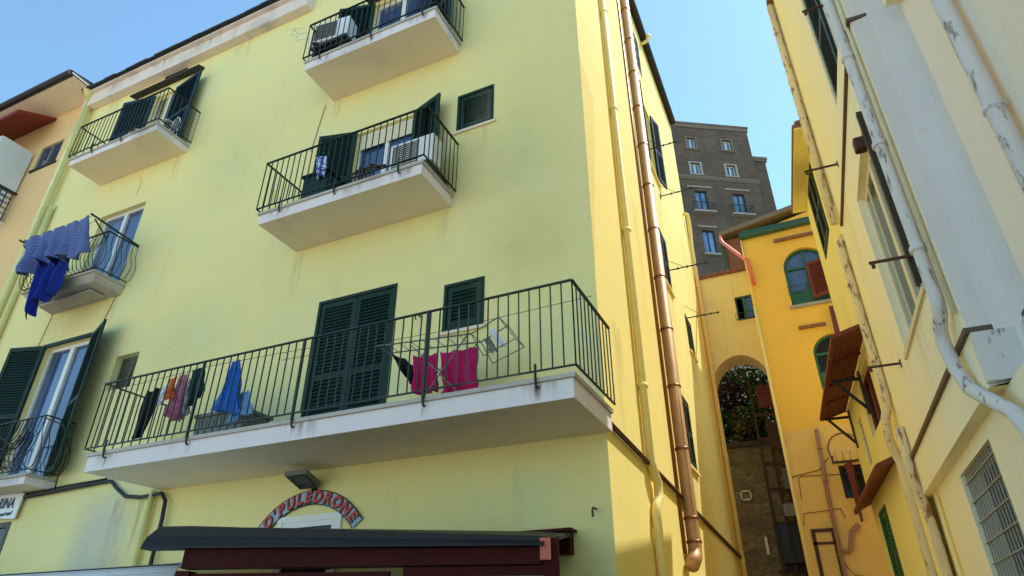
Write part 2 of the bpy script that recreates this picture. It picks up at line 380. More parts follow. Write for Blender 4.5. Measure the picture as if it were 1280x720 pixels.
def cloth(corners, nu, nv, fold, amp, name, mat, origin, sag=.02, seed=0, drift=.02, ragged=.0, pins=True):
    """hanging fabric between four corners (top-left, top-right, bottom-right, bottom-left)"""
    tl, tr, br, bl = [V(c) for c in corners]; rnd = random.Random(seed); ph = rnd.random()*6
    nrm = (tr-tl).cross(bl-tl).normalized(); mb = MB(); idx = []
    W = (tr-tl).length; Hh = (bl-tl).length
    for j in range(nv+1):
        t = j/nv
        for i in range(nu+1):
            s_ = i/nu; p = tl.lerp(tr, s_).lerp(bl.lerp(br, s_), t)
            a = amp*(.25+.75*t)
            p = p+nrm*(a*sin(s_*fold*2*pi+ph+t*1.3)+a*.5*sin(s_*fold*4.3*pi+ph*2+t*2)+a*.8*mnoise.noise(V((s_*fold*1.5, t*2, seed*3.1))))
            p.z -= sag*(1-t)*abs(sin(s_*pi*max(1, fold)))
            p.z += ragged*t*mnoise.noise(V((s_*5, seed, 0)))
            p += (tr-tl).normalized()*drift*t*mnoise.noise(V((s_*3, t*3, seed+9)))
            idx.append(p)
    k = mb.add(idx); n = nu+1
    for j in range(nv):
        for i in range(nu):
            mb.face((k+j*n+i, k+j*n+i+1, k+(j+1)*n+i+1, k+(j+1)*n+i),
                    [(i/nu*W, j/nv*Hh), ((i+1)/nu*W, j/nv*Hh), ((i+1)/nu*W, (j+1)/nv*Hh), (i/nu*W, (j+1)/nv*Hh)])
    return mb.build(name, mat, None, smooth=True, origin=origin, solid=.004)
def leaves(mb, c, r, n, size, flat=1.0, seed=1):
    rnd = random.Random(seed); c = V(c)
    for _ in range(n):
        d = V((rnd.gauss(0,1), rnd.gauss(0,1), rnd.gauss(0,1))).normalized()*(rnd.random()**.45)
        p = c+V((d.x*r[0], d.y*r[1], d.z*r[2]))
        a = V((rnd.gauss(0,1), rnd.gauss(0,1), rnd.gauss(0,1)*flat)).normalized(); b = a.orthogonal().normalized()
        b = (b*cos(rnd.random()*6)+a.cross(b)*sin(rnd.random()*6)).normalized(); s_ = size*(.6+.8*rnd.random())
        mb.quad(p-a*s_, p-b*s_*.4, p+a*s_, p+b*s_*.4)
def pipe_rings(mb, pts, r, gap, wid=.03, extra=.012):
    """collars along straight runs of a pipe"""
    for a, b in zip(pts, pts[1:]):
        a, b = V(a), V(b); L = (b-a).length; n = int(L/gap)
        for i in range(n):
            p = a.lerp(b, (i+.6)/max(n,1)); d = (b-a).normalized()
            mb.tube([p-d*wid, p+d*wid], r+extra, 10)
def text_mesh(s, size, mat_unused=None, shear=0, bold=0):
    cu = bpy.data.curves.new('lettering', 'FONT'); cu.body = s; cu.size = size; cu.align_x = 'CENTER'; cu.align_y = 'CENTER'
    cu.extrude = .004; cu.shear = shear; cu.offset = bold; cu.resolution_u = 3
    o = bpy.data.objects.new('lettering', cu); COL.objects.link(o)
    dg = bpy.context.evaluated_depsgraph_get(); dg.update()
    me = bpy.data.meshes.new_from_object(o.evaluated_get(dg)); bpy.data.objects.remove(o); bpy.data.curves.remove(cu)
    vs = [v.co.copy() for v in me.vertices]; fs = [tuple(p.vertices) for p in me.polygons]; bpy.data.meshes.remove(me)
    return vs, fs
def place_text(mb, F, tm, u, v, o, ang=0, xs=1):
    vs, fs = tm; vs = [V((p.x*xs, p.y, p.z)) for p in vs]; k = mb.add([F(u+p.x*cos(ang)-p.y*sin(ang), v+p.x*sin(ang)+p.y*cos(ang), o+p.z) for p in vs])
    for f in fs: mb.face([k+i for i in f])

# ------------------------------------------------------------------ camera
HFOV_F = 809.0/1280.0
pitch = atan(455/809.0); yaw = atan(429/928.0)
cam = bpy.data.cameras.new('camera'); cam.sensor_width = 36; cam.lens = 36*HFOV_F; cam.clip_end = 3000; cam.clip_start = .05
co = bpy.data.objects.new('camera', cam); COL.objects.link(co); co.location = (0, 0, 1.6)
co.rotation_euler = (pi/2+pitch, 0, yaw); SC.camera = co
SC.cycles.diffuse_bounces = 10; SC.cycles.max_bounces = 14
SC.view_settings.view_transform = 'Standard'; SC.view_settings.look = 'None'; SC.view_settings.exposure = 0

# ------------------------------------------------------------------ light
SUN_EL, SUN_AZ = radians(59.8), radians(46)                             # azimuth from +X towards +Y
sd = V((cos(SUN_EL)*cos(SUN_AZ), cos(SUN_EL)*sin(SUN_AZ), sin(SUN_EL)))
su = bpy.data.lights.new('sun', 'SUN'); su.energy = 5; su.angle = radians(.5); su.color = (1, .965, .88)
so = bpy.data.objects.new('sun', su); COL.objects.link(so); so.rotation_euler = sd.to_track_quat('Z', 'Y').to_euler(); so.location = (0, 0, 60)
wd = bpy.data.worlds.new('World'); SC.world = wd; wd.use_nodes = True; nt = wd.node_tree
sk = nt.nodes.new('ShaderNodeTexSky'); sk.sky_type = 'NISHITA'; sk.sun_disc = False
sk.sun_elevation = SUN_EL; sk.sun_rotation = pi/2-SUN_AZ; sk.air_density = 1.0; sk.dust_density = .25; sk.ozone_density = 1.2
tint = mix(nt, 1.0, sk.outputs[0], (1.70,2.10,2.0,1), 'MULTIPLY'); nt.links.new(tint, nt.nodes['Background'].inputs[0]); nt.nodes['Background'].inputs[1].default_value = .15

# ------------------------------------------------------------------ ground and hill
mb = MB(); mb.quad((-400,-400,0),(400,-400,0),(400,400,0),(-400,400,0)); mb.build('ground', M['paving'], kind='structure')
mb = MB(); mb.quad((-60,-1.5,.004),(60,-1.5,.004),(60,7.0,.004),(-60,7.0,.004)); mb.build('bounce_cut_strip', M['bounce_cut_asphalt'], kind='structure')  # unseen dark strip added to cut bounce light on the low walls
mb = MB(); nx_, ny_ = 60, 40; pts = []
def hill_z(x, y): return 6.6+max(0, (y-20.3))*.62 - max(0, y-55)*.45 + 1.2*mnoise.noise(V((x*.12, y*.12, 0)))*min(1, (y-20.3)/4)
for j in range(ny_+1):
    for i in range(nx_+1):
        x = -60+130*i/nx_; y = 20.3+180*(j/ny_)**1.8; pts.append((x, y, max(-.5, hill_z(x, y))))
k = mb.add(pts)
for j in range(ny_):
    for i in range(nx_): a = k+j*(nx_+1)+i; mb.face((a, a+1, a+nx_+2, a+nx_+1))
mb.build('hill', M['rock'], kind='structure', smooth=True)

# ================================================================== GREEN BUILDING
FF = Fr((0,7,0), (1,0,0), (0,-1,0)); FS = Fr((-2.05,0,0), (0,1,0), (1,0,0))
GB = thing('apartment_building', 'lime green and yellow apartment block with dark green shutters and iron balconies', 'building', (-9, 7, 0))
XL, XM, XC, YB, ZL, ZH = -15.95, -8.3, -2.05, 17.4, 14.95, 17.4
front_holes = [rect(-6.62,-5.14,4.03,6.47), rect(-4.31,-3.66,5.47,6.23), rect(-4.26,-3.57,9.15,9.97), rect(-6.37,-5.10,7.83,9.93),
               rect(-6.42,-5.02,11.3,13.55), rect(-13.1,-12.15,11.5,13.75), rect(-13.0,-12.22,14.30,14.62), rect(-13.50,-12.04,8.0,10.2),
               rect(-13.67,-12.20,4.2,6.98), rect(-11.32,-10.70,5.7,6.38), rect(-6.62,-5.72,.9,3.10), rect(-14.6,-12.73,.5,3.56)]
mb = MB()
mb.wall(FF, [(XL,0),(XC,0),(XC,ZH),(XM,ZH),(XM,ZL),(XL,ZL)], front_holes, .2)
mb.cur = 1
side_holes = [rect(12.05,12.92,4.6,5.98), rect(12.05,12.92,8.5,9.9), rect(12.15,13.05,11.75,13.95), rect(12.05,12.85,15.2,16.6), rect(14.3,15.02,7.75,8.68)]
mb.wall(FS, [(7,0),(YB,0),(YB,ZH),(7,ZH)], side_holes, .16)
mb.cur = 0
mb.quad((XL,YB,0),(XC,YB,0),(XC,YB,ZH),(XL,YB,ZH)); mb.quad((XL,7,0),(XL,YB,0),(XL,YB,ZL),(XL,7,ZL))
mb.quad((XM,7,ZL),(XM,YB,ZL),(XM,YB,ZH),(XM,7,ZH))
for h in front_holes:                                                 # dark rooms behind the openings
    pass
mb.build('wall', [M['green_wall'], M['side_wall']], GB)
mb = MB(); mb.box(XL-.02, XM+.02, 6.80, 7.0, 14.42, 14.84); mb.box(XL-.02, XM+.02, 6.70, 7.0, 14.84, 14.88)
mb.build('cornice', M['cornice'], GB, bevel=.01)
mb = MB(); mb.box(XL-.05, XM, 6.68, 7.3, 14.885, 14.90)
x = XL
while x < XM:                                                         # uneven slabs along the eave
    L_ = random.uniform(.25, .6); y_ = 6.62+random.uniform(-.015, .015); z_ = random.uniform(-.006, .008)
    mb.hexa([(x,y_,14.90+z_),(min(x+L_,XM),y_,14.90+z_),(min(x+L_,XM),7.3,14.96),(x,7.3,14.96),(x,y_,14.955+z_),(min(x+L_,XM),y_,14.955+z_),(min(x+L_,XM),7.3,15.02),(x,7.3,15.02)]); x += L_+.004
mb.quad((XL-.05,7.2,14.99),(XM,7.2,14.99),(XM,YB,15.8),(XL-.05,YB,15.8)); mb.quad((XM,7,ZH),(XC,7,ZH),(XC,YB,ZH),(XM,YB,ZH))
mb.build('roof', M['eave_dark'], GB)
mb = MB(); mb.box(XC-.1, XC+.10, 7-.1, YB, 17.38, 17.52); mb.tube([(XC+.12, 7-.1, 17.42), (XC+.12, YB-.05, 17.42)], .085, 10)
mb.build('eave_gutter', M['eave_dark'], GB)
mb = MB(); mb.tube([(-2.05,13.4,17.1),(-1.86,13.4,17.15),(-1.80,13.4,17.32)], .05, 8); mb.tube([(-1.80,13.4,17.28),(-1.80,13.4,17.36)], .07, 8)
mb.build('gutter_spout', M['yellow_pipe'], GB, smooth=True)

mb = MB(); k = [(7.0,9.97),(7.62,9.55),(7.50,8.6),(7.22,7.2),(7.0,5.9)]; mb.prism(FS, k, .0, .004); mb.build('corner_shade_patch', M['shade_yellow'], GB)  # sliver of shade at the corner, painted as a thin darker plate
# weathering: run-off, rust and repairs on the plaster
def stain_mat(name, c, amt, soft=.25, run=True):
    m = bpy.data.materials.new(name); m.use_nodes = True; nt = m.node_tree; b = nt.nodes['Principled BSDF']; b.inputs['Base Color'].default_value = c; b.inputs['Roughness'].default_value = .95
    uv = nd(nt, 'ShaderNodeTexCoord'); sp = nd(nt, 'ShaderNodeSeparateXYZ'); nt.links.new(uv.outputs['UV'], sp.inputs[0])
    fx = ramp(nt, sp.outputs[0], [(0, 0), (soft, 1), (1-soft, 1), (1, 0)])
    fy = ramp(nt, sp.outputs[1], [(0, 0), (.9, 1), (1, .8)]) if run else ramp(nt, sp.outputs[1], [(0, 0), (soft, 1), (1-soft, 1), (1, 0)])
    n = ramp(nt, noise_n(nt, coords(nt, (6,6,.5) if run else (1.2,1.2,1.2)), 1.6, 5, .6), [(.42, 0), (.66, 1)] if run else [(.25, .45), (.75, 1)])
    a = mix(nt, 1, mix(nt, 1, fx, fy, 'MULTIPLY'), n, 'MULTIPLY'); k = nd(nt, 'ShaderNodeMath', operation='MULTIPLY'); nt.links.new(a, k.inputs[0]); k.inputs[1].default_value = amt
    nt.links.new(k.outputs[0], b.inputs['Alpha']); return m
M['s_damp'] = stain_mat('damp_run', (.20,.18,.12,1), .45); M['s_faint'] = stain_mat('faint_run', (.36,.34,.19,1), .22)
M['s_rust'] = stain_mat('rust_run', (.20,.09,.035,1), .85); M['s_grey'] = stain_mat('grey_repair', (.64,.64,.66,1), .65, .35, False); M['s_green'] = stain_mat('greenish_repair', (.78,.79,.45,1), .4, .45, False)
def stain(F, u, zt, w, h, m, parent, o=.004, name='stain'):
    mb = MB(); k = mb.add([F(u-w/2,zt-h,o),F(u+w/2,zt-h,o),F(u+w/2,zt,o),F(u-w/2,zt,o)]); mb.face((k,k+1,k+2,k+3), [(0,0),(1,0),(1,1),(0,1)]); return mb.build(name, M[m], parent)
for a in ((-10.05,3.72,.30,1.0,'s_damp'),(-9.5,3.66,.26,.9,'s_damp'),(-4.0,5.41,.62,.6,'s_faint'),(-3.92,9.09,.66,.7,'s_faint'),(-4.4,7.58,.3,.8,'s_faint'),(-7.25,7.58,.25,1.0,'s_faint'),
          (-7.0,11.06,.25,1.0,'s_faint'),(-11.4,11.25,.35,1.0,'s_faint'),(-12.0,7.78,.4,1.0,'s_faint'),(-13.7,7.75,.4,.9,'s_faint'),(-14.9,14.4,.7,.8,'s_faint'),(-12.6,14.4,.8,.5,'s_faint'),(-10.4,14.4,.9,.9,'s_faint')): stain(FF, *a, GB)
for a in ((-13.0,14.86,.9,.42,'s_damp'),(-11.5,14.86,1.2,.42,'s_damp'),(-14.8,14.86,.8,.4,'s_damp')): stain(FF, *a, GB, .203)
for a in ((-10.35,4.0,1.7,1.9,'s_grey'),(-9.7,7.6,3.2,2.6,'s_green'),(-3.1,10.6,2.0,4.4,'s_green'),(-9.6,12.0,3.0,3.0,'s_green'),(-3.4,3.6,2.6,2.4,'s_green'),(-3.0,7.6,1.8,2.2,'s_green')): stain(FF, *a, GB, .003, 'repair_patch')
for a in ((12.45,4.5,.9,1.2,'s_faint'),(12.5,8.4,.9,1.2,'s_faint'),(9.9,9,.5,3,'s_faint'),(14.6,7.6,.8,1.2,'s_damp'),(7.8,5.5,.6,2.2,'s_faint'),(15.8,12,.8,3,'s_faint')): stain(FS, *a, GB, .006)
for p in ([(-8.25,9.35),(-8.18,9.1),(-8.22,8.8)],[(-12.6,11.1),(-12.45,10.8),(-12.5,10.5)]):
    mb = MB(); mb.tube([FF(a,b,.001) for a, b in p], .0045, 4); mb.build('crack', M['rust'], GB)
# windows of the front
closed_shutters(FF, -6.62, -5.14, 4.03, 6.47, GB, 2, sill=False)
closed_shutters(FF, -4.31, -3.66, 5.47, 6.23, GB, 1)
closed_shutters(FF, -4.26, -3.57, 9.15, 9.97, GB, 1)
for (a, b, z) in ((-4.36,-3.61,5.42),(-4.31,-3.52,9.10)): mb = MB(); mb.fbox(FF, a,b,z,z+.045,0,.04); mb.build('sill', M['soffit'], GB)
w = glazed(FF, -6.37,-5.10,7.83,9.93, GB, 2, pane=M['glass_blue'])
open_shutter(FF, -6.36, -1, .74, 7.9, 9.95, radians(14), w); open_shutter(FF, -5.11, 1, .66, 7.9, 9.95, radians(17), w)
mb = MB(); mb.fbox(FF, -6.30,-5.17,9.55,9.86,-.052,-.045); mb.build('blind', M['frame_cream'], w)
w = glazed(FF, -6.42,-5.02,11.3,13.55, GB, 2, pane=M['glass_blue'])
open_shutter(FF, -6.41, -1, .80, 11.35, 13.58, radians(14), w); open_shutter(FF, -5.03, 1, .72, 11.35, 13.58, radians(20), w)
mb = MB(); mb.fbox(FF, -6.6,-4.9,13.68,13.73,0,.45); mb.build('door_canopy', M['eave_dark'], GB)
w = glazed(FF, -13.1,-12.15,11.5,13.75, GB, 2, mat=M['frame_cream'], pane=M['curtain'])
open_shutter(FF, -13.09, -1, .95, 11.55, 13.78, radians(9), w, M['shutter_blue']); open_shutter(FF, -12.30, 1, 1.02, 11.55, 13.72, radians(9), w, M['shutter_blue'])
mb = MB(); mb.hexa([FF(-13.95,14.04,0),FF(-11.55,14.04,0),FF(-11.55,14.00,.17),FF(-13.95,14.00,.17),FF(-13.95,14.12,0),FF(-11.55,14.12,0),FF(-11.55,14.06,.17),FF(-13.95,14.06,.17)])
mb.build('door_canopy', M['eave_dark'], GB)
closed_shutters(FF, -13.0,-12.22,14.30,14.62, GB, 1)
glazed(FF, -13.50,-12.04,8.0,10.2, GB, 2, pane=M['glass_blue'], depth=.18)
w = glazed(FF, -13.67,-12.20,4.2,6.98, GB, 2, pane=M['glass_blue'], depth=.16, fw=.075)
open_shutter(FF, -13.66, -1, .80, 4.25, 7.02, radians(16), w); open_shutter(FF, -12.21, 1, .86, 4.25, 7.02, radians(22), w)
mb = MB(); mb.fbox(FF, -13.72,-12.15,6.98,7.05,0,.05); mb.build('lintel', M['shutter'], w)
glazed(FF, -11.32,-10.70,5.7,6.38, GB, 2, mat=M['castle_frame'], pane=M['glass_dark'], depth=.2, fw=.04)
w = glazed(FF, -6.62,-5.72,.9,3.10, GB, 1, pane=M['glass_dark'], depth=.05, fw=.07, transom=1.85)
mb = MB(); mb.fbox(FF, -6.70,-6.62,.9,3.18,0,.03); mb.fbox(FF, -5.72,-5.64,.9,3.18,0,.03); mb.fbox(FF, -6.62,-5.72,3.10,3.18,0,.03); mb.build('casing', M['frame_white'], w)
glazed(FF, -14.6,-12.73,.5,3.56, GB, 2, mat=M['iron'], pane=M['glass_dark'], depth=.06, fw=.09, name='shop_window')
# windows of the alley side
for (a, b, c, d) in ((12.05,12.92,4.6,5.98),(12.05,12.92,8.5,9.9),(12.05,12.85,15.2,16.6),(14.3,15.02,7.75,8.68)):
    closed_shutters(FS, a, b, c, d, GB, 2, inset=.03)
w = glazed(FS, 12.15,13.05,11.75,13.95, GB, 2, pane=M['glass_dark'])
open_shutter(FS, 12.16, -1, .46, 11.8, 13.95, radians(9), w); open_shutter(FS, 13.04, 1, .46, 11.8, 13.95, radians(12), w)
for (a, b, z) in ((12.0,12.97,4.58),(12.0,12.97,8.48),(14.25,15.07,7.73),(12.1,13.1,11.72)): mb = MB(); mb.fbox(FS, a, b, z-.05, z, 0, .05); mb.build('sill', M['side_wall'], GB)

# balconies
LB = balcony(FF, GB, -9.2,-1.98,3.77,4.03, 1.26, 1.03, (-8.82,-7.25,-5.52,-3.70,-2.37), (-7.25,-5.52,-3.70))
balcony(FF, GB, -7.35,-4.26,7.62,7.85, .90, 1.02, (-6.91,-5.82,-4.65))
balcony(FF, GB, -7.12,-4.29,11.08,11.32, .86, .98, (-6.77,-5.62,-4.53))
UB = balcony(FF, GB, -14.03,-11.2,11.27,11.47, .80, .96, (-13.25,-12.3))
LL = balcony(FF, GB, -15.3,-11.9,4.02,4.2, .50, .98, belly=.16, over=.02)
# worn small balcony with bellied railing: tapering cracked slab
mb = MB(); u0, u1 = -14.0, -11.78
mb.hexa([FF(u0+.05,7.80,0),FF(u1-.05,7.80,0),FF(u1-.12,7.86,.55),FF(u0+.12,7.86,.55),FF(u0,7.98,0),FF(u1,7.98,0),FF(u1,7.98,.66),FF(u0,7.98,.66)])
mb.fbox(FF, u0+.25, u1-.35, 7.765, 7.80, .12, .42)
mb.fbox(FF, u0-.02, u1+.02, 7.98, 8.02, 0, .70)
BB = mb.build('balcony', M['worn_slab'], GB, bevel=.02)
railing(FF, BB, [(u0,0),(u0,.66),(u1,.66),(u1,0)], 8.02, 8.92, belly=.15, step=.12)
mb = MB()
for u in (u0, u1): mb.bar(FF(u,8.95,0), FF(u,9.06,1.10), .03); mb.bar(FF(u,8.72,.64), FF(u,9.0,1.0), .02)
for o in (.85, 1.0): mb.tube([FF(u0,9.045,o+.05),FF(u1,9.045,o+.05)], .005, 5)
mb.build('clothes_bracket', M['rail'], GB)

# drain pipes, cables on the walls of this building
mb = MB(); P = [(-1.92,10.9,17.3),(-1.92,10.9,3.0)]
mb.tube(P+[(-1.92,10.82,2.86),(-1.92,10.5,2.72)], .108, 16); mb.cur = 1; pipe_rings(mb, P, .108, 1.05, .022, .012); pipe_rings(mb, [(-1.92,10.9,3.3),(-1.92,10.9,2.95)], .108, .3, .02)
mb.build('drainpipe', [M['copper'], M['copper_ring']], GB, 'copper drainpipe with ringed joints', smooth=True)
mb = MB(); P = [(-1.98,8.75,17.3),(-1.98,8.75,3.85)]
mb.tube(P+[(-1.97,8.85,3.72),(-1.97,9.0,3.6),(-1.97,8.98,3.4),(-1.97,8.8,3.3),(-1.98,8.75,3.15),(-1.98,8.75,0)], .062, 12); pipe_rings(mb, P, .062, 2.4, .03, .012)
mb.build('drainpipe', M['yellow_pipe'], GB, 'yellow painted drainpipe with a kink near its foot', smooth=True)
mb = MB(); mb.tube([(-2.03,9.02,17.3),(-2.03,9.02,4.2)], .022, 8); mb.build('conduit_or_shade_rod', M['side_wall'], GB, smooth=True)
mb = MB(); mb.tube([(-2.03,10.62,17.3),(-2.03,10.62,2.9)], .025, 8); mb.build('conduit_or_shade_rod', M['copper_ring'], GB, smooth=True)  # dark rod standing in for the copper pipe's shadow line
mb = MB(); P = [(-1.98,17.3,12.4),(-1.98,17.3,0)]
mb.tube([(-2.05,17.0,13.4),(-1.93,17.05,13.35),(-1.93,17.2,13.2),(-1.95,17.3,12.9)]+P, .06, 10); pipe_rings(mb, P, .06, 2.2, .025); mb.build('drainpipe', M['yellow_pipe'], GB, smooth=True)
mb = MB(); mb.tube([(-2.01,6.98,3.88),(-2.01,12,3.72),(-2.01,17.35,3.56)], .035, 8); mb.build('wall_conduit', M['rust'], GB)
mb = MB()
P = [(-15.82,6.86,14.7),(-15.82,6.86,0)]; mb.tube(P, .085, 12); pipe_rings(mb, P, .085, 2.6, .03)
mb.tube([(-15.82,6.70,15.02),(-15.82,6.74,14.9),(-15.82,6.86,14.7)], [.13,.13,.09], 12)
mb.build('drainpipe', M['lime_pipe'], GB, 'lime painted drainpipe with a funnel head', smooth=True)
mb = MB(); mb.tube([(-15.58,6.92,11.0),(-15.58,6.92,0)], .055, 10); mb.tube([(-15.58,6.92,11.0),(-15.58,7.0,11.12)], .055, 10); mb.build('drainpipe', M['lime_pipe'], GB, smooth=True)
mb = MB(); mb.tube([(-9.26,6.93,3.77),(-9.24,6.93,0)], .045, 10); mb.build('drainpipe', M['lime_pipe'], GB, smooth=True)
mb = MB()
for (x, z) in ((-2.23,2.95),(-4.68,5.8)): mb.tube([(x,7.0,z),(x,6.9,z),(x,6.86,z-.03),(x,6.87,z-.1)], .012, 6)
mb.build('wall_hook', M['iron'], GB)
for (pts, r) in (([(-13.2,6.95,3.93),(-12.2,6.95,3.95),(-11.4,6.94,3.98),(-10.6,6.95,4.01),(-10.35,6.95,4.01),(-10.15,6.95,3.87),(-9.9,6.95,3.73),(-9.5,6.93,3.68),(-9.05,6.92,3.70),(-8.93,6.92,3.58),(-8.9,6.92,3.3),(-8.9,6.92,0)], .030),
                 ([(-13.2,6.96,3.99),(-12.2,6.96,4.01),(-11.4,6.95,4.04),(-10.5,6.96,4.06)], .018)):
    mb = MB(); mb.tube(pts, r, 8); tag(mb.build('wall_cable', M['cable'], None, origin=pts[0], smooth=True),
        'thick black cable bundle sagging under the long balcony and dropping to the veranda' if r > .02 else 'thin black cable clipped above the thick cable at lower left', 'cable')
for p in ([(-7.3,6.985,11.05),(-7.45,6.985,9.9)],[(-13.9,6.985,7.8),(-14.0,6.985,6.9)],[(-11.9,6.985,8.0),(-12.1,6.985,7.2)]):
    mb = MB(); mb.tube(p, .006, 5); mb.build('wall_wire', M['rust'], GB)

# clothes-line brackets of the alley side
for i, (y, z, L, lab) in enumerate(((12.0,11.95,.75,'thin washing-line bar beside the open shutters high on the yellow alley wall'),(13.1,11.35,.8,'thin washing-line bar under the open shutters on the yellow alley wall'),
                     (12.0,8.6,.95,'beaded washing-line bar beside the middle closed shutters on the yellow alley wall'),(14.3,8.55,.8,'black washing-line bar beside the small far shutters of the yellow wall'))):
    mb = MB(); mb.bar((-2.05,y,z), (-2.05+L,y,z), .02); mb.bar((-2.045,y,z-.08), (-2.045,y,z+.08), .03)
    for k in range(4): mb.tube([(-2.05+L*(.35+.2*k),y,z-.03),(-2.05+L*(.35+.2*k),y,z+.03)], .014, 6)
    mb.tube([(-2.05+L*.5,y,z),(-2.04,y+.02,z+.35)], .006, 5)
    tag(mb.build('washing_line_bar', M['iron'], None, origin=(-2.05,y,z)), lab, 'line bar', 'washing-line bars on the alley walls')

# ------------------------------------------------------------------ things on the long balcony
FLOOR = 4.03
mb = MB(); mb.tube([(-9.1,6.0,5.12),(-7.5,6.0,5.16),(-5.6,6.0,5.10)], .004, 5); mb.tube([(-6.8,6.6,5.35),(-4.2,6.6,5.28),(-2.0,6.6,5.33)], .004, 5)
tag(mb.build('clothes_line', M['cable'], None, origin=(-7.5,6.0,5.1)), 'thin dark clothes lines strung along the long balcony behind its railing', 'clothes line')
def laundry(name, corners, mat, label, cat, fold=2, amp=.03, seed=1, y=6.0, group='washing hung on the long balcony', **kw):
    amp *= 1.35; kw.setdefault('sag', .035); kw.setdefault('ragged', .08); kw.setdefault('drift', .05)
    c = [(x, y+dy, z) for (x, z, dy) in corners]
    tag(cloth(c, 18, 18, fold, amp, name, M[mat], c[0], seed=seed, **kw), label, cat, group)
laundry('trousers', [(-8.72,4.98,0),(-8.42,5.00,0),(-8.62,4.27,.05),(-8.88,4.30,.05)], 'f_black', 'black trousers hanging leftmost on the long balcony', 'laundry', 1.5, .03, 2)
laundry('vest', [(-8.47,5.02,.02),(-8.34,5.05,.02),(-8.36,4.74,.03),(-8.46,4.72,.03)], 'f_white', 'small white garment hanging between the black trousers and the orange top', 'laundry', 1.5, .02, 3)
laundry('top', [(-8.33,5.10,0),(-8.14,5.14,0),(-8.12,4.80,.02),(-8.33,4.78,.02)], 'f_orange', 'bright orange top pegged on the long balcony line', 'laundry', 1.5, .03, 4)
laundry('skirt', [(-8.16,5.16,.05),(-8.02,5.17,.05),(-7.93,4.42,.08),(-8.24,4.50,.08)], 'f_pink', 'pink printed cloth hanging right of the orange top', 'laundry', 2, .04, 5)
laundry('shirt', [(-8.0,5.10,.1),(-7.86,5.13,.1),(-7.86,4.55,.12),(-8.06,4.50,.12)], 'f_lilac', 'pale lilac shirt hanging between pink cloth and green towel', 'laundry', 2, .03, 6)
laundry('towel', [(-7.86,5.16,0),(-7.64,5.20,0),(-7.58,4.78,.03),(-7.86,4.56,.04)], 'f_green', 'bottle green towel hanging beside the second railing post', 'laundry', 2, .03, 7)
laundry('towel', [(-7.10,5.16,0),(-6.96,5.18,0),(-6.76,4.40,.06),(-7.34,4.48,.04)], 'f_blue', 'bright blue towel hung by its corner on the long balcony', 'laundry', 2.4, .045, 8)
laundry('shirt', [(-7.02,4.72,.12),(-6.82,4.74,.12),(-6.66,4.44,.14),(-7.08,4.29,.14)], 'f_ltblue', 'pale blue shirt showing below the bright blue towel', 'laundry', 2, .035, 9)
mb = MB(); mb.box(-7.85,-6.95,6.25,6.75,FLOOR,4.50); mb.box(-7.88,-6.92,6.22,6.78,4.50,4.55)
for i in range(6): mb.box(-7.8+i*.14,-7.76+i*.14,6.235,6.25,4.08,4.46)
tag(mb.build('storage_box', M['grey_plastic'], None, origin=(-7.4,6.5,FLOOR), bevel=.015), 'low grey storage box on the long balcony behind the washing', 'box')
mb = MB()                                                              # folding airer
R = [(-4.82,5.10),(-2.90,4.86)]
for y in (6.28, 6.54):
    mb.tube([(-4.85,y,5.08),(-3.45,y,4.98)], .010, 6); mb.tube([(-3.45,y,4.98),(-3.08,y,5.13)], .008, 6)
    mb.tube([(-4.30,y,4.98),(-3.40,y,FLOOR+.012)], .009, 6); mb.tube([(-3.50,y,4.98),(-4.25,y,FLOOR+.012)], .009, 6)
    mb.tube([(-3.08,y,5.13),(-2.86,y,4.80),(-3.28,y,4.66),(-3.45,y,4.98)], .008, 6)
for i in range(9):
    t = i/8; mb.tube([(-4.85+1.4*t,6.28,5.08-.10*t),(-4.85+1.4*t,6.54,5.08-.10*t)], .005, 5)
mb.tube([(-3.08,6.28,5.13),(-3.08,6.54,5.13)], .006, 5); mb.tube([(-2.86,6.28,4.80),(-2.86,6.54,4.80)], .006, 5)
mb.tube([(-3.40,6.28,FLOOR+.012),(-3.40,6.54,FLOOR+.012)], .009, 6); mb.tube([(-4.25,6.28,FLOOR+.012),(-4.25,6.54,FLOOR+.012)], .009, 6)
tag(mb.build('clothes_airer', M['grey_plastic'], None, origin=(-3.9,6.4,FLOOR), smooth=True), 'folding wire clothes airer standing at the right end of the long balcony', 'airer')
laundry('towel', [(-4.34,4.90,0),(-3.97,4.87,0),(-3.97,4.36,.02),(-4.30,4.38,.02)], 'f_magenta', 'smaller magenta towel on the airer, left of its twin', 'laundry', 2.3, .035, 10, y=6.38, sag=.03, ragged=.06)
laundry('towel', [(-3.94,4.87,0),(-3.40,4.86,0),(-3.43,4.28,.02),(-3.86,4.31,.02)], 'f_magenta', 'wider magenta towel on the airer, right of its twin', 'laundry', 2.6, .035, 11, y=6.38, sag=.03, ragged=.06)
laundry('trousers', [(-4.75,5.07,0),(-4.34,4.80,0),(-4.32,4.48,.03),(-4.50,4.70,.02)], 'f_black', 'black garment slung at the left end of the airer', 'laundry', 1.5, .03, 12, y=6.4)
laundry('socks', [(-3.27,5.02,0),(-3.16,5.02,0),(-2.99,4.76,.02),(-3.07,4.74,.02)], 'f_white', 'white cloth slung at the right end of the airer', 'laundry', 1, .015, 13, y=6.3)
laundry('socks', [(-3.36,4.96,0),(-3.27,4.97,0),(-3.16,4.76,.02),(-3.25,4.75,.02)], 'grey_plastic', 'dark grey sock hanging beside the white cloth on the airer', 'laundry', 1, .015, 14, y=6.4)

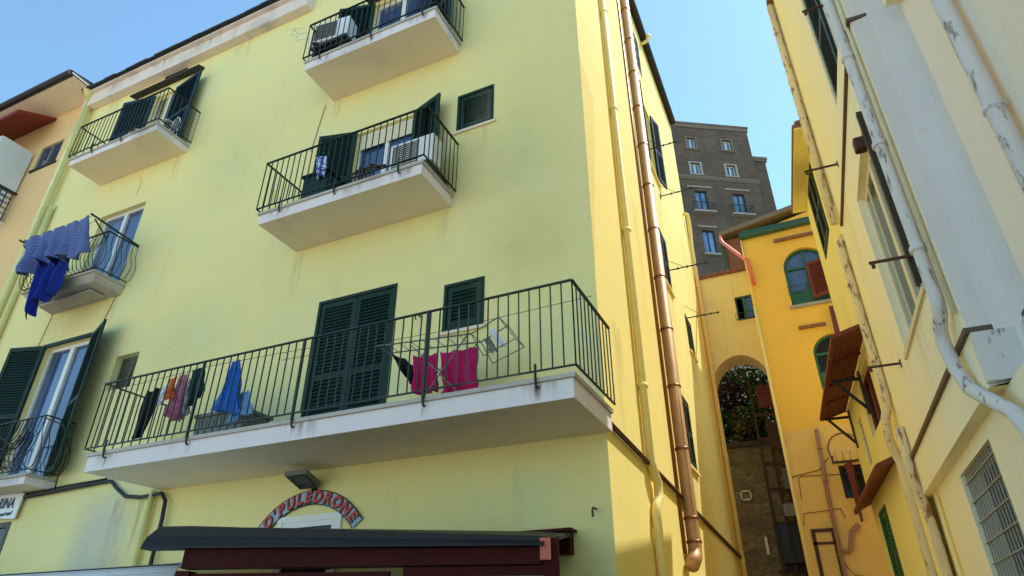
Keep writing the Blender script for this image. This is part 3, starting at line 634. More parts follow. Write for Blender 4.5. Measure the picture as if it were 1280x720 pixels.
# things on the middle balcony
def aircon(loc, ux, label):
    F = Fr(loc, ux, V(ux).cross(V((0,0,1)))); t = thing('air_conditioner', label, 'air conditioner', loc, 'air-conditioning units on balconies')
    mb = MB(); mb.fbox(F, -.40,.40,.06,.60,-.15,.15); mb.build('case', M['plastic_white'], t, bevel=.02)
    mb = MB(); cx_, cz = -.10, .33
    for i in range(11): mb.fbox(F, -.34,.14,.12+i*.04,.13+i*.04,.150,.166)
    for i in range(5): mb.fbox(F, -.34+.115*i,-.33+.115*i,.11,.55,.152,.162)
    mb.build('grille', M['ac_grille'], t)
    for u in (-.3,.3):
        mb = MB(); mb.fbox(F, u-.04,u+.04,0,.06,-.17,.17); mb.build('foot', M['iron'], t)
aircon((-4.70,6.55,7.86+.22), (1,0,0), 'white air-conditioner on the middle balcony below the right shutter')
mb = MB(); mb.box(-4.98,-4.3,6.3,6.9,7.855,8.08); tag(mb.build('stand', M['iron'], None, origin=(-4.6,6.6,7.855), bevel=.02), 'low dark stand under the air-conditioner on the middle balcony', 'stand')
aircon((-6.86,6.45,11.93), (1,.12,0), 'white air-conditioner at the left end of the topmost balcony')
mb = MB(); mb.box(-7.25,-6.4,6.28,6.66,11.325,11.50); mb.box(-7.2,-7.12,6.3,6.64,11.5,11.925); mb.box(-6.55,-6.47,6.3,6.64,11.5,11.925); mb.box(-7.25,-6.4,6.28,6.66,11.85,11.928); tag(mb.build('stand', M['iron'], None, origin=(-6.85,6.5,11.325), bevel=.01), 'dark open stand under the air-conditioner on the topmost balcony', 'stand')
mb = MB(); mb.box(-6.86,-6.34,6.40,6.8,7.855,8.62); mb.box(-6.9,-6.3,6.36,6.84,8.62,8.66); tag(mb.build('cabinet', M['shutter'], None, origin=(-6.6,6.6,7.855), bevel=.015), 'dark green cabinet on the middle balcony in front of the left shutter', 'cabinet')
tag(cloth([(-6.66,6.36,9.0),(-6.40,6.36,8.94),(-6.28,6.34,8.56),(-6.52,6.34,8.44)], 14, 14, 1.5, .04, 'cloth', M['f_bluewhite'], (-6.66,6.36,9.0), seed=21), 'blue and white printed cloth hung on the middle balcony over the cabinet', 'laundry')
mb = MB()
for i in range(7): mb.tube([(-5.72+i*.07,6.3,7.86),(-5.76+i*.07,6.34,8.30+.04*(i%3)),(-5.66+i*.07,6.5,8.42-.03*(i%2))], .02, 6)
mb.box(-5.8,-5.2,6.28,6.6,7.855,7.93); tag(mb.build('folded_chairs', M['timber'], None, origin=(-5.5,6.4,7.855)), 'bundle of dark folded slats leaning on the middle balcony before the window', 'folded chairs')
# wire rack at the left end of the topmost balcony
mb = MB()
for o in (0, .12): mb.tube([(-7.18,6.10-o,12.12),(-7.42,6.06-o,12.16),(-7.44,6.06-o,11.98),(-7.2,6.10-o,11.95)], .008, 6)
mb.tube([(-7.42,6.06,12.16),(-7.42,5.94,12.16)], .008, 6); mb.tube([(-7.18,6.1,12.12),(-7.1,6.1,11.6)], .008, 6)
tag(mb.build('wire_rack', M['frame_white'], None, origin=(-7.1,6.1,11.6)), 'small wire rack hooked outside the left end of the topmost balcony', 'rack')
# white wire chair on the upper left balcony
def wire_chair(loc, lab):
    t = thing('garden_chair', lab, 'chair', loc, 'white wire chairs on the upper left balcony'); L = V(loc)
    mb = MB(); mb.tube([L+V((.22*cos(a),.22*sin(a),.44)) for a in [2*pi*i/16 for i in range(17)]], .012, 6)
    for i in range(7): x = -.18+.06*i; mb.tube([L+V((x,-sqrt(.0484-x*x),.44)),L+V((x,sqrt(.0484-x*x),.44))], .006, 5)
    mb.build('seat', M['frame_white'], t, smooth=True)
    mb = MB(); mb.tube([L+V((-.22+.44*i/12,.2,.44+.42*sin(pi*i/12))) for i in range(13)], .012, 6)
    for i in range(1,6): x = -.22+.44*i/6; mb.tube([L+V((x,.2,.44)),L+V((x,.2,.44+.42*sin(pi*i/6)))], .006, 5)
    mb.build('backrest', M['frame_white'], t, smooth=True)
    for (x, y) in ((-.18,-.18),(.18,-.18),(-.18,.2),(.18,.2)):
        mb = MB(); mb.tube([L+V((x*.9,y*.9,.44)),L+V((x,y,0))], .012, 6); mb.build('leg', M['frame_white'], t, smooth=True)
wire_chair((-11.62,6.62,11.47), 'white wire garden chair at the right end of the upper left balcony')
wire_chair((-12.45,6.60,11.47), 'white wire garden chair left of its twin on the upper left balcony')
# washing on the worn balcony
def hang(name, corners, mat, label, **kw):
    tag(cloth(corners, 48, 26, kw.pop('fold',6), kw.pop('amp',.05), name, M[mat], corners[0], **kw), label, 'laundry', 'washing on the worn little balcony')
hang('sheet', [(-13.95,5.95,9.10),(-11.88,5.93,9.08),(-11.75,6.02,8.28),(-13.62,6.0,8.22)], 'f_stripe', 'blue and white striped sheet draped over the worn little balcony', fold=5, amp=.13, seed=31, sag=.08, ragged=.30, drift=.1)
hang('sheet', [(-13.6,6.10,8.75),(-12.35,6.10,8.65),(-12.40,6.12,7.62),(-13.15,6.12,7.15)], 'f_navy', 'plain royal blue cloth hanging below the striped sheet', fold=3, amp=.09, seed=32, ragged=.30, drift=.1)

# hose and cable tangle on the low left balcony
mb = MB()
for k in range(12):
    z = 4.75+.03*k; mb.tube([(-12.35+.12*sin(k*2.1)+(.45+.05*sin(k*1.7))*cos(a),6.40-.02*k%3+.03*sin(a),z-.42*sin(a)+.08*sin(a*2+k)) for a in [pi*i/12 for i in range(13)]], .008, 5)
mb.tube([(-11.95,6.5,5.15),(-11.55,6.62,5.0),(-11.45,6.8,4.6),(-11.7,6.9,4.15),(-11.75,6.95,3.95)], .012, 6)
tag(mb.build('hose', M['cable'], None, origin=(-12.1,6.55,4.21), smooth=True), 'tangled dark hose and cables hung on the bottom left balcony railing', 'hose')

# ------------------------------------------------------------------ signs, lamp, veranda
SG = thing('shop_sign', 'arched pale blue sign reading O PULEDRONE in red above a door', 'sign', (-6.17,6.97,3.2))
CU, CZ, RI, RO = -6.17, 2.40, .915, 1.09
mb = MB(); a0, a1, n = radians(142), radians(38), 30
outl = [(CU+RO*cos(a0+(a1-a0)*i/n), CZ+RO*sin(a0+(a1-a0)*i/n)) for i in range(n+1)]+[(CU+RI*cos(a1+(a0-a1)*i/n), CZ+RI*sin(a1+(a0-a1)*i/n)) for i in range(n+1)]
mb.prism(FF, outl, .012, .03); mb.build('board', M['sign_blue'], SG)
mb = MB(); edge = MB()
for r in (RI, RO): mb.tube([FF(CU+r*cos(a0+(a1-a0)*i/n), CZ+r*sin(a0+(a1-a0)*i/n), .026) for i in range(n+1)], .008, 6)
mb.build('border', M['sign_edge'], SG)
word = "O'PULEDRONE"; wts = [1.1,.45,.95,1.0,.85,.9,1.05,1.0,1.1,1.05,.9]; tot = sum(wts); acc = 0
let = MB(); out = MB()
for ch, wt in zip(word, wts):
    a = radians(139)+(radians(41)-radians(139))*(acc+wt/2)/tot; acc += wt; rr = (RI+RO)/2
    tm = text_mesh(ch, .20, shear=.15, bold=.006); to = text_mesh(ch, .20, shear=.15, bold=.014)
    place_text(out, FF, to, CU+rr*cos(a)+.008, CZ+rr*sin(a)-.006, .034, a-pi/2); place_text(let, FF, tm, CU+rr*cos(a), CZ+rr*sin(a), .041, a-pi/2)
out.build('letter_outline', M['sign_edge'], SG); let.build('lettering', M['sign_red'], SG)  # dark outline behind the red letters, part of the sign's lettering

S2 = thing('shop_sign', 'white hanging sign with navy lettering ending ARINA at the left edge', 'sign', (-13.2,6.9,3.8))
mb = MB(); n = 14
top = [(-14.3+1.78*i/n, 4.07-.07*(i/n)**2) for i in range(n+1)]; bot = [(-12.56-1.74*i/n, 3.58+.14*(i/n)) for i in range(n+1)]
mb.prism(FF, top+bot, .06, .085); mb.build('board', M['sign_white'], S2)
mb = MB(); place_text(mb, FF, text_mesh('MARINA', .25, shear=.15, bold=.004), -13.06, 3.86, .09, -.04, .78)
place_text(mb, FF, text_mesh('and sand', .10, shear=.3), -12.84, 3.68, .09, .02, .9); mb.build('lettering', M['navy'], S2)

FL = thing('floodlight', 'grey floodlight on the wall above the arched sign', 'lamp', (-6.15,7,3.6))
mb = MB(); mb.hexa([FF(-6.33,3.50,.10),FF(-6.0,3.50,.10),FF(-5.98,3.62,.42),FF(-6.35,3.62,.42),FF(-6.30,3.60,.08),FF(-6.03,3.60,.08),FF(-5.98,3.68,.42),FF(-6.35,3.68,.42)]); mb.build('housing', M['grey_plastic'], FL, bevel=.01)
mb = MB(); mb.hexa([FF(-6.30,3.503,.14),FF(-6.03,3.503,.14),FF(-6.01,3.608,.40),FF(-6.32,3.608,.40),FF(-6.30,3.513,.14),FF(-6.03,3.513,.14),FF(-6.01,3.617,.40),FF(-6.32,3.617,.40)])
for v in mb.v: v.z -= .008
mb.build('lens', M['glass_dark'], FL)
mb = MB(); mb.bar(FF(-6.165,3.56,0), FF(-6.165,3.56,.12), .06); mb.fbox(FF,-6.21,-6.12,3.5,3.62,0,.02); mb.build('arm', M['iron'], FL)

VA = thing('veranda', 'maroon timber restaurant veranda with a dark metal gutter along its front', 'veranda', (-4.2,6,0))
PL, PR = V((-5.82,4.88,0)), V((-2.36,6.02,0)); FV = Fr(PL, PR-PL, (PR-PL).cross(V((0,0,1)))); LV = (PR-PL).length
zl, zr = 2.71, 2.55
def zz(u): return zl+(zr-zl)*u/LV
mb = MB()
prof = [(.0,.0),(.05,-.02),(.05,-.11),(.10,-.20),(.10,-.225),(-.06,-.225),(-.06,0)]
for a, b in ((-.42, 0), (0, LV-.08)):
    L1 = [FV(a if a == 0 else a*(.75 if dz > -.1 else 1.0), zz(max(a,0))+dz, o) for o, dz in prof]; L2 = [FV(b, zz(b)+dz*(.42 if b > 0 else 1), o) for o, dz in prof]
    k = mb.add(L1+L2); n = len(prof)
    for i in range(n): j = (i+1) % n; mb.face((k+i,k+j,k+n+j,k+n+i))
    mb.face([k+i for i in range(n)]); mb.face([k+n+i for i in range(n)])
mb.build('gutter', M['gutter_grey'], VA)
mb = MB(); mb.hexa([FV(0,zl-.40,-.14),FV(LV-.1,zr-.24,-.14),FV(LV-.1,zr-.24,.02),FV(0,zl-.40,.02),FV(0,zl-.226,-.14),FV(LV-.1,zr-.097,-.14),FV(LV-.1,zr-.097,.02),FV(0,zl-.226,.02)]); mb.build('beam', M['maroon'], VA)
mb = MB(); mb.fbox(FV, LV-.12,LV-.02,zr-.21,zr-.02,.0,.06); mb.build('beam_end', M['salmon'], VA)
mb = MB(); mb.box(-5.9,-2.5,6.86,6.99,2.5,2.72); mb.box(-5.95,-2.46,6.80,7.0,2.72,2.75); mb.build('ledger', M['maroon'], VA)
mb = MB(); k = [FV(0,zl,-.05),FV(LV,zr,-.05),V((-2.5,6.98,2.73)),V((-5.9,6.98,2.73))]; mb.hexa([p-V((0,0,.04)) for p in k]+k); mb.build('roof', M['gutter_grey'], VA)
for u in (0.02, 2.15, LV-.02):
    mb = MB(); mb.fbox(FV, u-.07,u+.07,0,zz(u)-(.02 if u > 3 else .42),-.13,.01); mb.build('post', M['maroon'], VA)
mb = MB(); mb.fbox(FV, .09, 2.08, zz(1)-.475, zz(1)-.40,-.10,-.02); mb.fbox(FV, 2.22, LV-.09, zz(3)-.36, zz(3)-.28,-.10,-.02); mb.fbox(FV, .09, LV-.09, .8,.9,-.10,-.02); mb.build('rail', M['maroon'], VA)
mb = MB(); mb.fbox(FV, .09, 2.08, .9, zz(1)-.475,-.07,-.06); mb.fbox(FV, 2.22, LV-.09, .9, zz(3)-.36,-.07,-.06); mb.build('pane', M['curtain'], VA)

AW = thing('canopy', 'white fabric canopy with a rounded edge at the bottom left below the signs', 'canopy', (-8,5.6,0))
mb = MB(); n = 10; X0, X1 = -12.0, -6.05
pr = [(5.0-.02, 2.20)]+[(5.0+.14*(1-cos(pi/2*i/n)), 2.26+.14*sin(pi/2*i/n)) for i in range(n+1)]+[(6.9, 2.62)]
for (y0,z0),(y1,z1) in zip(pr, pr[1:]): mb.quad((X0,y0,z0),(X1,y0,z0),(X1,y1,z1),(X0,y1,z1))
mb.build('fabric', M['canvas'], AW, smooth=True, solid=.006)
mb = MB(); mb.tube([(X0,5.03,2.405),(X1,5.03,2.38)], .008, 6); mb.build('piping', M['cable'], AW)
for x in (-11.5,-8.9,-6.3):
    mb = MB(); mb.tube([(x,5.12,0),(x,5.12,2.36)], .03, 8); mb.build('post', M['gutter_grey'], AW)

# ================================================================== ORANGE HOUSE ON THE LEFT
OB = thing('apricot_house', 'apricot house at the left edge with deep white eaves and a red awning', 'building', (-19,7,0))
mb = MB(); mb.wall(FF, [(-26,0),(-16.0,0),(-16.0,14.92),(-26,14.92)], [rect(-17.55,-16.60,12.95,13.75), rect(-20.6,-18.4,11.3,13.6)], .15)
mb.quad((-16,7,0),(-16,16,0),(-16,16,14.92),(-16,7,14.92)); mb.quad((-26,16,0),(-16,16,0),(-16,16,14.92),(-26,16,14.92)); mb.build('wall', M['orange_wall'], OB)
mb = MB(); mb.box(-26,-15.75,6.22,7.1,14.93,14.99); mb.build('soffit', M['soffit'], OB)
mb = MB(); mb.box(-26,-15.72,6.12,16,14.992,15.10); mb.tube([(-26,6.12,15.0),(-15.72,6.12,15.0)], .08, 10)
mb.quad((-26,6.2,15.1),(-15.72,6.2,15.1),(-15.72,16,16.2),(-26,16,16.2)); mb.build('roof', M['eave_dark'], OB)
mb = MB(); mb.tube([(-15.70,6.15,15.0),(-15.70,6.62,14.98)], .02, 6); mb.build('verge_trim', M['frame_white'], OB)
glazed(FF, -17.55,-16.60,12.95,13.75, OB, 2, mat=M['grey_plastic'], pane=M['glass'], depth=.1); glazed(FF, -20.6,-18.4,11.3,13.6, OB, 2, pane=M['glass_dark'])
mb = MB(); mb.fbox(FF,-17.62,-16.52,12.88,12.945,0,.04); mb.build('sill', M['eave_dark'], OB)
mb = MB(); mb.hexa([(-21,6.99,14.75),(-17.5,6.99,14.75),(-17.2,6.0,14.05),(-21,6.0,14.05),(-21,6.99,14.85),(-17.5,6.99,14.85),(-17.2,6.0,14.17),(-21,6.0,14.17)])
mb.tube([(-21,6.0,14.1),(-17.2,6.0,14.1)], .05, 8); mb.build('awning', M['awning_red'], OB)
mb = MB(); mb.box(-21,-17.75,6.15,7,11.05,11.3); OBB = mb.build('balcony', M['soffit'], OB)
mb = MB()
for (a, b) in ((-21,-19.2),(-19.14,-17.8)): mb.box(a, b, 6.14, 6.17, 12.25, 13.6)
mb.box(-17.8,-17.77,6.17,6.95,12.25,13.6); mb.build('wind_screen', M['panel_white'], OBB)
mb = MB(); mb.box(-21,-17.75,6.10,6.13,12.18,12.25); mb.box(-21,-17.75,6.10,6.13,11.3,11.36); mb.box(-17.78,-17.75,6.13,7,12.18,12.25); mb.box(-19.2,-19.14,6.1,6.16,11.3,13.62)
for i in range(22): mb.box(-20.95+i*.15,-20.93+i*.15,6.105,6.125,11.3,12.2)
for i in range(6): mb.box(-17.775,-17.755,6.2+i*.14,6.22+i*.14,11.3,12.2)
mb.build('railing', M['iron'], OBB)
mb = MB()
for i in range(5): mb.box(-20.9,-17.9,6.14,6.15,11.42+i*.16,11.50+i*.16)
for i in range(5): mb.box(-17.80,-17.79,6.2,6.95,11.42+i*.16,11.50+i*.16)
mb.build('slat_panel', M['frame_white'], OBB)

# ================================================================== RIGHT: NEAR CREAM BUILDING
al = atan(429/928)-atan(395/928); al2 = atan(429/928)-atan(345/928)
n1 = V((cos(al),sin(al),0)); d1 = V((-sin(al),cos(al),0)); n2 = V((cos(al2),sin(al2),0)); d2 = V((-sin(al2),cos(al2),0))
J = n1*1.5+d1*10.0
FP = Fr(n1*1.5, d1, -n1); FQ = Fr(J, d2, -n2)
HN = 13.0
NB = thing('corner_house', 'tall cream house close on the right with peeling white drainpipes and a stepped pier', 'building', tuple(n1*3+d1*5))
mb = MB()
mb.wall(FP, [(5.65,3.34),(10.0,3.34),(10.0,HN),(5.65,HN)], [rect(6.42,8.15,4.62,6.81), rect(5.92,7.52,7.93,10.2)], .16)
mb.wall(FP, [(-6,0),(10.0,0),(10.0,3.34),(-6,3.34)], [rect(6.65,8.14,1.7,3.20)], .22, o=-.12)
mb.quad(FP(5.65,3.34,0),FP(10,3.34,0),FP(10,3.34,-.12),FP(5.65,3.34,-.12))
mb.quad(FP(10,0,-.12),FP(10,0,-6),FP(10,HN,-6),FP(10,HN,-.12)); mb.quad(FP(10,3.34,0),FP(10,3.34,-.12),FP(10,HN,-.12),FP(10,HN,0))
mb.quad(FP(-6,0,-6),FP(10,0,-6),FP(10,HN,-6),FP(-6,HN,-6))
mb.build('wall', M['cream_wall'], NB)
# the body steps back towards the viewer through a hollow curve
mb = MB(); cur = [(5.65,0),(5.64,-.05),(5.62,-.16),(5.58,-.25),(5.52,-.31),(5.46,-.345),(5.40,-.36),(5.32,-.37)]
for (a,o0),(b,o1) in zip(cur, cur[1:]):
    mb.quad(FP(a,3.34,o0),FP(b,3.34,o1),FP(b,HN,o1),FP(a,HN,o0))
mb.quad(*[FP(a,3.34,o) for a,o in cur]+[FP(5.32,3.34,-.12),FP(5.65,3.34,-.12)])
mb.build('pier', M['shade_pier'], NB, smooth=True)
mb = MB(); mb.quad(FP(-6,3.34,-.375),FP(5.32,3.34,-.37),FP(5.32,HN,-.37),FP(-6,HN,-.375)); mb.quad(FP(-6,3.34,-.375),FP(5.32,3.34,-.37),FP(5.32,3.34,-.12),FP(-6,3.34,-.12)); mb.build('setback_wall', M['setback_wall'], NB)
mb = MB(); mb.hexa([FP(-6,HN,.12),FP(10.1,HN,.12),FP(10.1,HN,-6),FP(-6,HN,-6),FP(-6,HN+.1,.12),FP(10.1,HN+.1,.12),FP(10.1,HN+1.2,-6),FP(-6,HN+1.2,-6)]); mb.build('roof', M['tile'], NB)
for z, far in ((7.45, 9.75), (3.80, 10.0)):                            # brown mouldings wrap the corner
    mb = MB(); mb.fbox(FP, 5.62, far, z-.022, z+.022, 0, .035)
    pts = [(5.60,.05),(5.60,-.30),(5.3,-.34),(5.3,-.37),(5.66,-.33),(5.66,.0)]
    mb.fbox(FP, 5.62, 5.66, z-.022, z+.022, -.30, .0); mb.fbox(FP, -6, 5.62, z-.022, z+.022, -.375, -.325)
    mb.build('moulding', M['stringcourse'], NB)
mb = MB(); mb.fbox(FP, 5.56,5.645,3.36,3.755,-.34,.012); mb.fbox(FP, -6,5.56,3.36,3.755,-.375,-.30); mb.build('band', M['peel_box'], NB)
mb = MB(); mb.fbox(FP, 4.9,5.25,7.08,9.5,-.37,-.22); mb.build('flue', M['cream_wall'], NB)
w = glazed(FP, 6.42,8.15,4.62,6.81, NB, 2, mat=M['frame_cream'], pane=M['glass_teal'], depth=.16, fw=.09)
mb = MB(); mb.fbox(FP, 6.80,6.84,4.71,6.72,-.09,-.07); mb.fbox(FP, 7.70,7.74,4.71,6.72,-.09,-.07); mb.build('glazing_bar', M['frame_cream'], w)
mb = MB(); mb.fbox(FP, 6.36,6.42,4.62,6.81,0,.07); mb.build('edge_strip', M['iron'], w)
mb = MB(); mb.fbox(FP, 6.36,8.2,4.56,4.62,0,.03); mb.build('sill', M['frame_cream'], w)
w = glazed(FP, 5.92,7.52,7.93,10.2, NB, 2, mat=M['panel_white'], pane=M['glass_teal'], depth=.14)
shutter_mesh(FP(6.78,7.95,-.06), d1, -n1, .70, 2.2).build('shutter', M['shutter_blue'], w)
mb = MB(); mb.fbox(FP, 6.66,8.14,1.7,3.2,-.34,-.33); g = mb.build('grated_window', M['black_gap'], NB)
mb = MB()
for i in range(13): u = 6.72+i*.113; mb.bar(FP(u,1.7,-.16), FP(u,3.2,-.16), .014)
for i in range(8): z = 1.78+i*.19; mb.bar(FP(6.65,z,-.155), FP(8.14,z,-.155), .02, .012)
mb.build('grate', M['grate'], g)
# drainpipes
mb = MB(); o = .09
P = [FP(5.80,12.9,o), FP(5.80,4.18,o)]
mb.tube(P+[FP(5.84,4.08,o),FP(5.98,3.98,o+.01),FP(6.02,3.86,o+.01),FP(5.98,3.62,o),FP(5.86,3.40,o-.02),FP(5.6,3.22,o-.06),FP(5.36,3.05,o-.10),FP(5.28,2.9,o-.12),FP(5.26,2.7,o-.13),FP(5.26,0,o-.13)], .055, 14)
pipe_rings(mb, [FP(5.80,9,o),FP(5.80,4.2,o)], .062, 1.2, .025); mb.build('drainpipe', M['peel_white'], NB, 'peeling white drainpipe that bends around the brown band', smooth=True)
mb = MB(); mb.tube([FP(5.72,12.9,.03),FP(5.72,4.0,.03)], .018, 8); mb.build('conduit_or_shade_rod', M['frame_cream'], NB, smooth=True)
mb = MB(); P = [FP(4.33,12.9,-.28),FP(4.33,0,-.28)]; mb.tube(P, .062, 14); pipe_rings(mb, P, .062, 1.3, .02); mb.build('drainpipe', M['peel_white'], NB, 'peeling white drainpipe nearest the right edge', smooth=True)
mb = MB(); P = [FP(9.90,12.9,.09),FP(9.90,7.6,.09)]; mb.tube(P, .06, 12); pipe_rings(mb, P, .06, 1.1, .02); mb.build('drainpipe', M['peel_cream'], NB, 'peeling cream drainpipe at the far corner', smooth=True)
mb = MB(); mb.tube([FP(10.0,13,.02),FP(10.0,8.0,.02)], .03, 8); mb.build('corner_pipe', M['frame_cream'], NB, smooth=True)
mb = MB(); P = [FP(10.05,7.3,.07),FP(10.05,4.75,.07)]
mb.tube([FP(10.05,7.42,-.02)]+P+[FP(10.08,4.6,.08),FP(10.15,4.45,.13),FP(10.3,4.2,.14),FP(10.42,4.05,.10),FP(10.45,3.9,.06),FP(10.5,3.6,.06),FP(10.5,0,.06)], .062, 12)
pipe_rings(mb, P, .062, .9, .02); mb.build('drainpipe', M['peel_cream'], NB, 'peeling cream drainpipe with a crooked foot', smooth=True)
mb = MB(); mb.tube([FP(9.75,4.2,.06),FP(9.78,3.5,.07),FP(9.95,3.2,.0),FP(10.0,2.9,-.02),FP(10.0,0,-.02)], .06, 12); mb.build('drainpipe', M['peel_cream'], NB, smooth=True)
mb = MB(); mb.tube([FP(9.55,3.3,-.09),FP(9.55,0,-.09)], .02, 8); mb.build('conduit_or_shade_rod', M['yellow_pipe'], NB, smooth=True)
for a in ((7.2,4.55,1.2,.7,'s_faint'),(9.2,7.4,.8,1.6,'s_faint'),(6.1,7.4,.5,1.2,'s_damp')): stain(FP, *a, NB, .005)
for a in ((4.9,7.4,.6,2.2,'s_faint'),(4.6,5.8,.5,1.6,'s_damp'),(3.9,7.0,.6,2.6,'s_faint')): stain(FP, *a, NB, -.372)
# lamp
LP = thing('wall_lamp', 'small rusty brown wall lamp at the head of the cream window', 'lamp', tuple(FP(6.6,6.5,0)))
mb = MB(); mb.fbox(FP, 6.52,6.64,6.44,6.60,.03,.15); mb.build('housing', M['rust'], LP, bevel=.015)
mb = MB(); mb.bar(FP(6.58,6.52,0), FP(6.58,6.52,.035), .03); mb.build('bracket', M['iron'], LP)
for (s, z, L, F, lab) in ((6.35,4.92,.40,FP,'rusty washing-line bar crossing the foot of the cream window'),(8.61,7.80,.46,FP,'rusty washing-line bar above the green far shutter'),
                    (6.05,8.24,.32,FP,'rusty washing-line bar across the blue window at the top'),(8.63,4.68,.37,FP,'rusty washing-line bar left of the peeling drainpipe over the brown louvre')):
    mb = MB(); mb.bar(F(s,z,0), F(s,z,L), .024); mb.bar(F(s,z-.05,.004), F(s,z+.05,.004), .02); mb.tube([F(s,z,L-.03),F(s,z-.06,L-.03)], .018, 8)
    tag(mb.build('washing_line_bar', M['rust'], None, origin=tuple(F(s,z,0))), lab, 'line bar', 'washing-line bars on the alley walls')

# ================================================================== RIGHT: FAR YELLOW HOUSE
YH = thing('yellow_house', 'pale yellow house along the right side of the alley with brown louvred awnings', 'building', tuple(J+d2*2.5+n2))
mb = MB()
mb.wall(FQ, [(0,0),(4.45,0),(4.45,5.95),(2.65,5.95),(2.65,9.72),(0,9.72)], [rect(.92,2.0,8.12,9.66), rect(1.0,2.3,4.75,5.70), rect(3.0,3.5,4.5,5.35), rect(2.9,3.8,1.2,3.78)], .15)
mb.quad(FQ(4.45,0,0),FQ(4.45,0,-5),FQ(4.45,5.95,-5),FQ(4.45,5.95,0)); mb.quad(FQ(2.65,5.95,0),FQ(4.45,5.95,0),FQ(4.45,5.95,-5),FQ(2.65,5.95,-5))
mb.quad(FQ(2.65,5.95,0),FQ(2.65,5.95,-5),FQ(2.65,9.72,-5),FQ(2.65,9.72,0)); mb.quad(FQ(0,0,-5),FQ(4.45,0,-5),FQ(4.45,5.95,-5),FQ(0,5.95,-5)); mb.quad(FQ(0,5.95,-5),FQ(2.65,5.95,-5),FQ(2.65,9.72,-5),FQ(0,9.72,-5))
mb.build('wall', M['yellow_wall'], YH)
mb = MB(); mb.fbox(FQ, -.02,2.68,9.725,9.755,-.1,.27); mb.build('soffit', M['yellow_wall'], YH)
mb = MB(); mb.hexa([FQ(-.02,9.76,.29),FQ(2.7,9.76,.29),FQ(2.7,9.76,-5),FQ(-.02,9.76,-5),FQ(-.02,9.84,.29),FQ(2.7,9.84,.29),FQ(2.7,11.2,-5),FQ(-.02,11.2,-5)])
for i in range(15): mb.tube([FQ(.02+.185*i,9.87,.22),FQ(.02+.185*i,10.05,-.5)], .06, 8)
mb.build('roof', M['tile'], YH)
closed_shutters(FQ, .92,2.0,8.12,9.66, YH, 2, inset=.02)
glazed(FQ, 1.0,2.3,4.75,5.70, YH, 2, mat=M['brown_slat'], pane=M['glass_dark'])
glazed(FQ, 3.0,3.5,4.5,5.35, YH, 1, mat=M['frame_cream'], pane=M['glass_dark'], depth=.1)
closed_shutters(FQ, 2.9,3.8,1.2,3.78, YH, 2, mat=M['bright_green'], sill=False)
# big louvred awning propped out over the window
LA = thing('louvred_awning', 'big red-brown louvred awning propped out from the yellow house on black brackets', 'awning', tuple(FQ(1.9,6.0,0)))
mb = MB(); s0, s1 = .14, 4.35; wi = .48
for i in range(5):
    a, b = i/5, (i+.80)/5
    for (oa, ob) in ((a, b),):
        mb.hexa([FQ(s0,5.88-.14*oa,.02+wi*oa),FQ(s1,5.88-.14*oa,.02+wi*oa),FQ(s1,5.88-.14*ob,.02+wi*ob),FQ(s0,5.88-.14*ob,.02+wi*ob),
                 FQ(s0,5.91-.14*oa,.03+wi*oa),FQ(s1,5.91-.14*oa,.03+wi*oa),FQ(s1,5.91-.14*ob,.03+wi*ob),FQ(s0,5.91-.14*ob,.03+wi*ob)])
mb.build('louvres', M['brown_slat'], LA)
mb = MB(); mb.bar(FQ(s0-.02,5.90,.02), FQ(s0-.02,5.75,.51), .06); mb.bar(FQ(s1+.02,5.90,.02), FQ(s1+.02,5.75,.51), .06); mb.bar(FQ(s0-.02,5.75,.51), FQ(s1+.02,5.75,.51), .06)
for q_ in (1.2,2.3,3.3): mb.bar(FQ(q_,5.86,.02), FQ(q_,5.72,.49), .05, .03)
mb.build('frame', M['brown_slat'], LA)
for s in (1.9, 4.1):
    mb = MB(); mb.bar(FQ(s,5.15,.02), FQ(s,5.66,.42), .045); mb.bar(FQ(s,5.67,.0), FQ(s,5.67,.47), .045); mb.bar(FQ(s,5.05,.015), FQ(s,5.8,.015), .04); mb.build('bracket', M['iron'], LA)
AW2 = thing('door_awning', 'slim red-brown awning strip on the yellow house above its green door', 'awning', tuple(FQ(2.6,4.0,0)))
mb = MB(); mb.hexa([FQ(.9,4.06,0),FQ(4.6,4.06,0),FQ(4.6,3.94,.28),FQ(.9,3.94,.28),FQ(.9,4.12,0),FQ(4.6,4.12,0),FQ(4.6,4.01,.28),FQ(.9,4.01,.28)]); mb.build('sheet', M['brown_slat'], AW2)
mb = MB(); mb.bar(FQ(.9,3.95,.28), FQ(4.6,3.95,.28), .05, .08); mb.build('valance', M['brown_slat'], AW2)

# ================================================================== OCHRE HOUSE AT THE END
YO = 16.2; FO = Fr((0,YO,0), (1,0,0), (0,-1,0))
OH = thing('ochre_house', 'deep ochre house closing the alley with arched green windows', 'building', (1.2,YO,0))
mb = MB()
aw1 = arch(.36,1.42,9.25,10.35,.53); aw2 = arch(.57,1.55,7.0,7.9,.46)
mb.wall(FO, [(-.50,6.1),(5,6.1),(5,11.55),(-.50,11.55)], [aw1, aw2], .16)
mb.quad((-.5,YO,6.1),(-.5,17.38,6.1),(-.5,17.38,11.55),(-.5,YO,11.55)); mb.quad((-.5,YO,11.55),(5,YO,11.55),(5,22,11.55),(-.5,22,11.55))
mb.quad((-.5,18,0),(-.5,22,0),(-.5,22,11.55),(-.5,18,11.55))
mb.build('wall', M['ochre_wall'], OH)
mb = MB(); mb.wall(FO, [(-.50,0),(5,0),(5,5.98),(1.0,6.08),(.5,6.14),(0,6.12),(-.3,6.02),(-.50,5.7)], [rect(.50,1.05,4.5,5.2)], .2, o=.035)
mb.wall(FO, [(-.50,0),(5,0),(5,6.1),(-.50,6.1)], [rect(.50,1.05,4.5,5.2)], .1, o=.0)
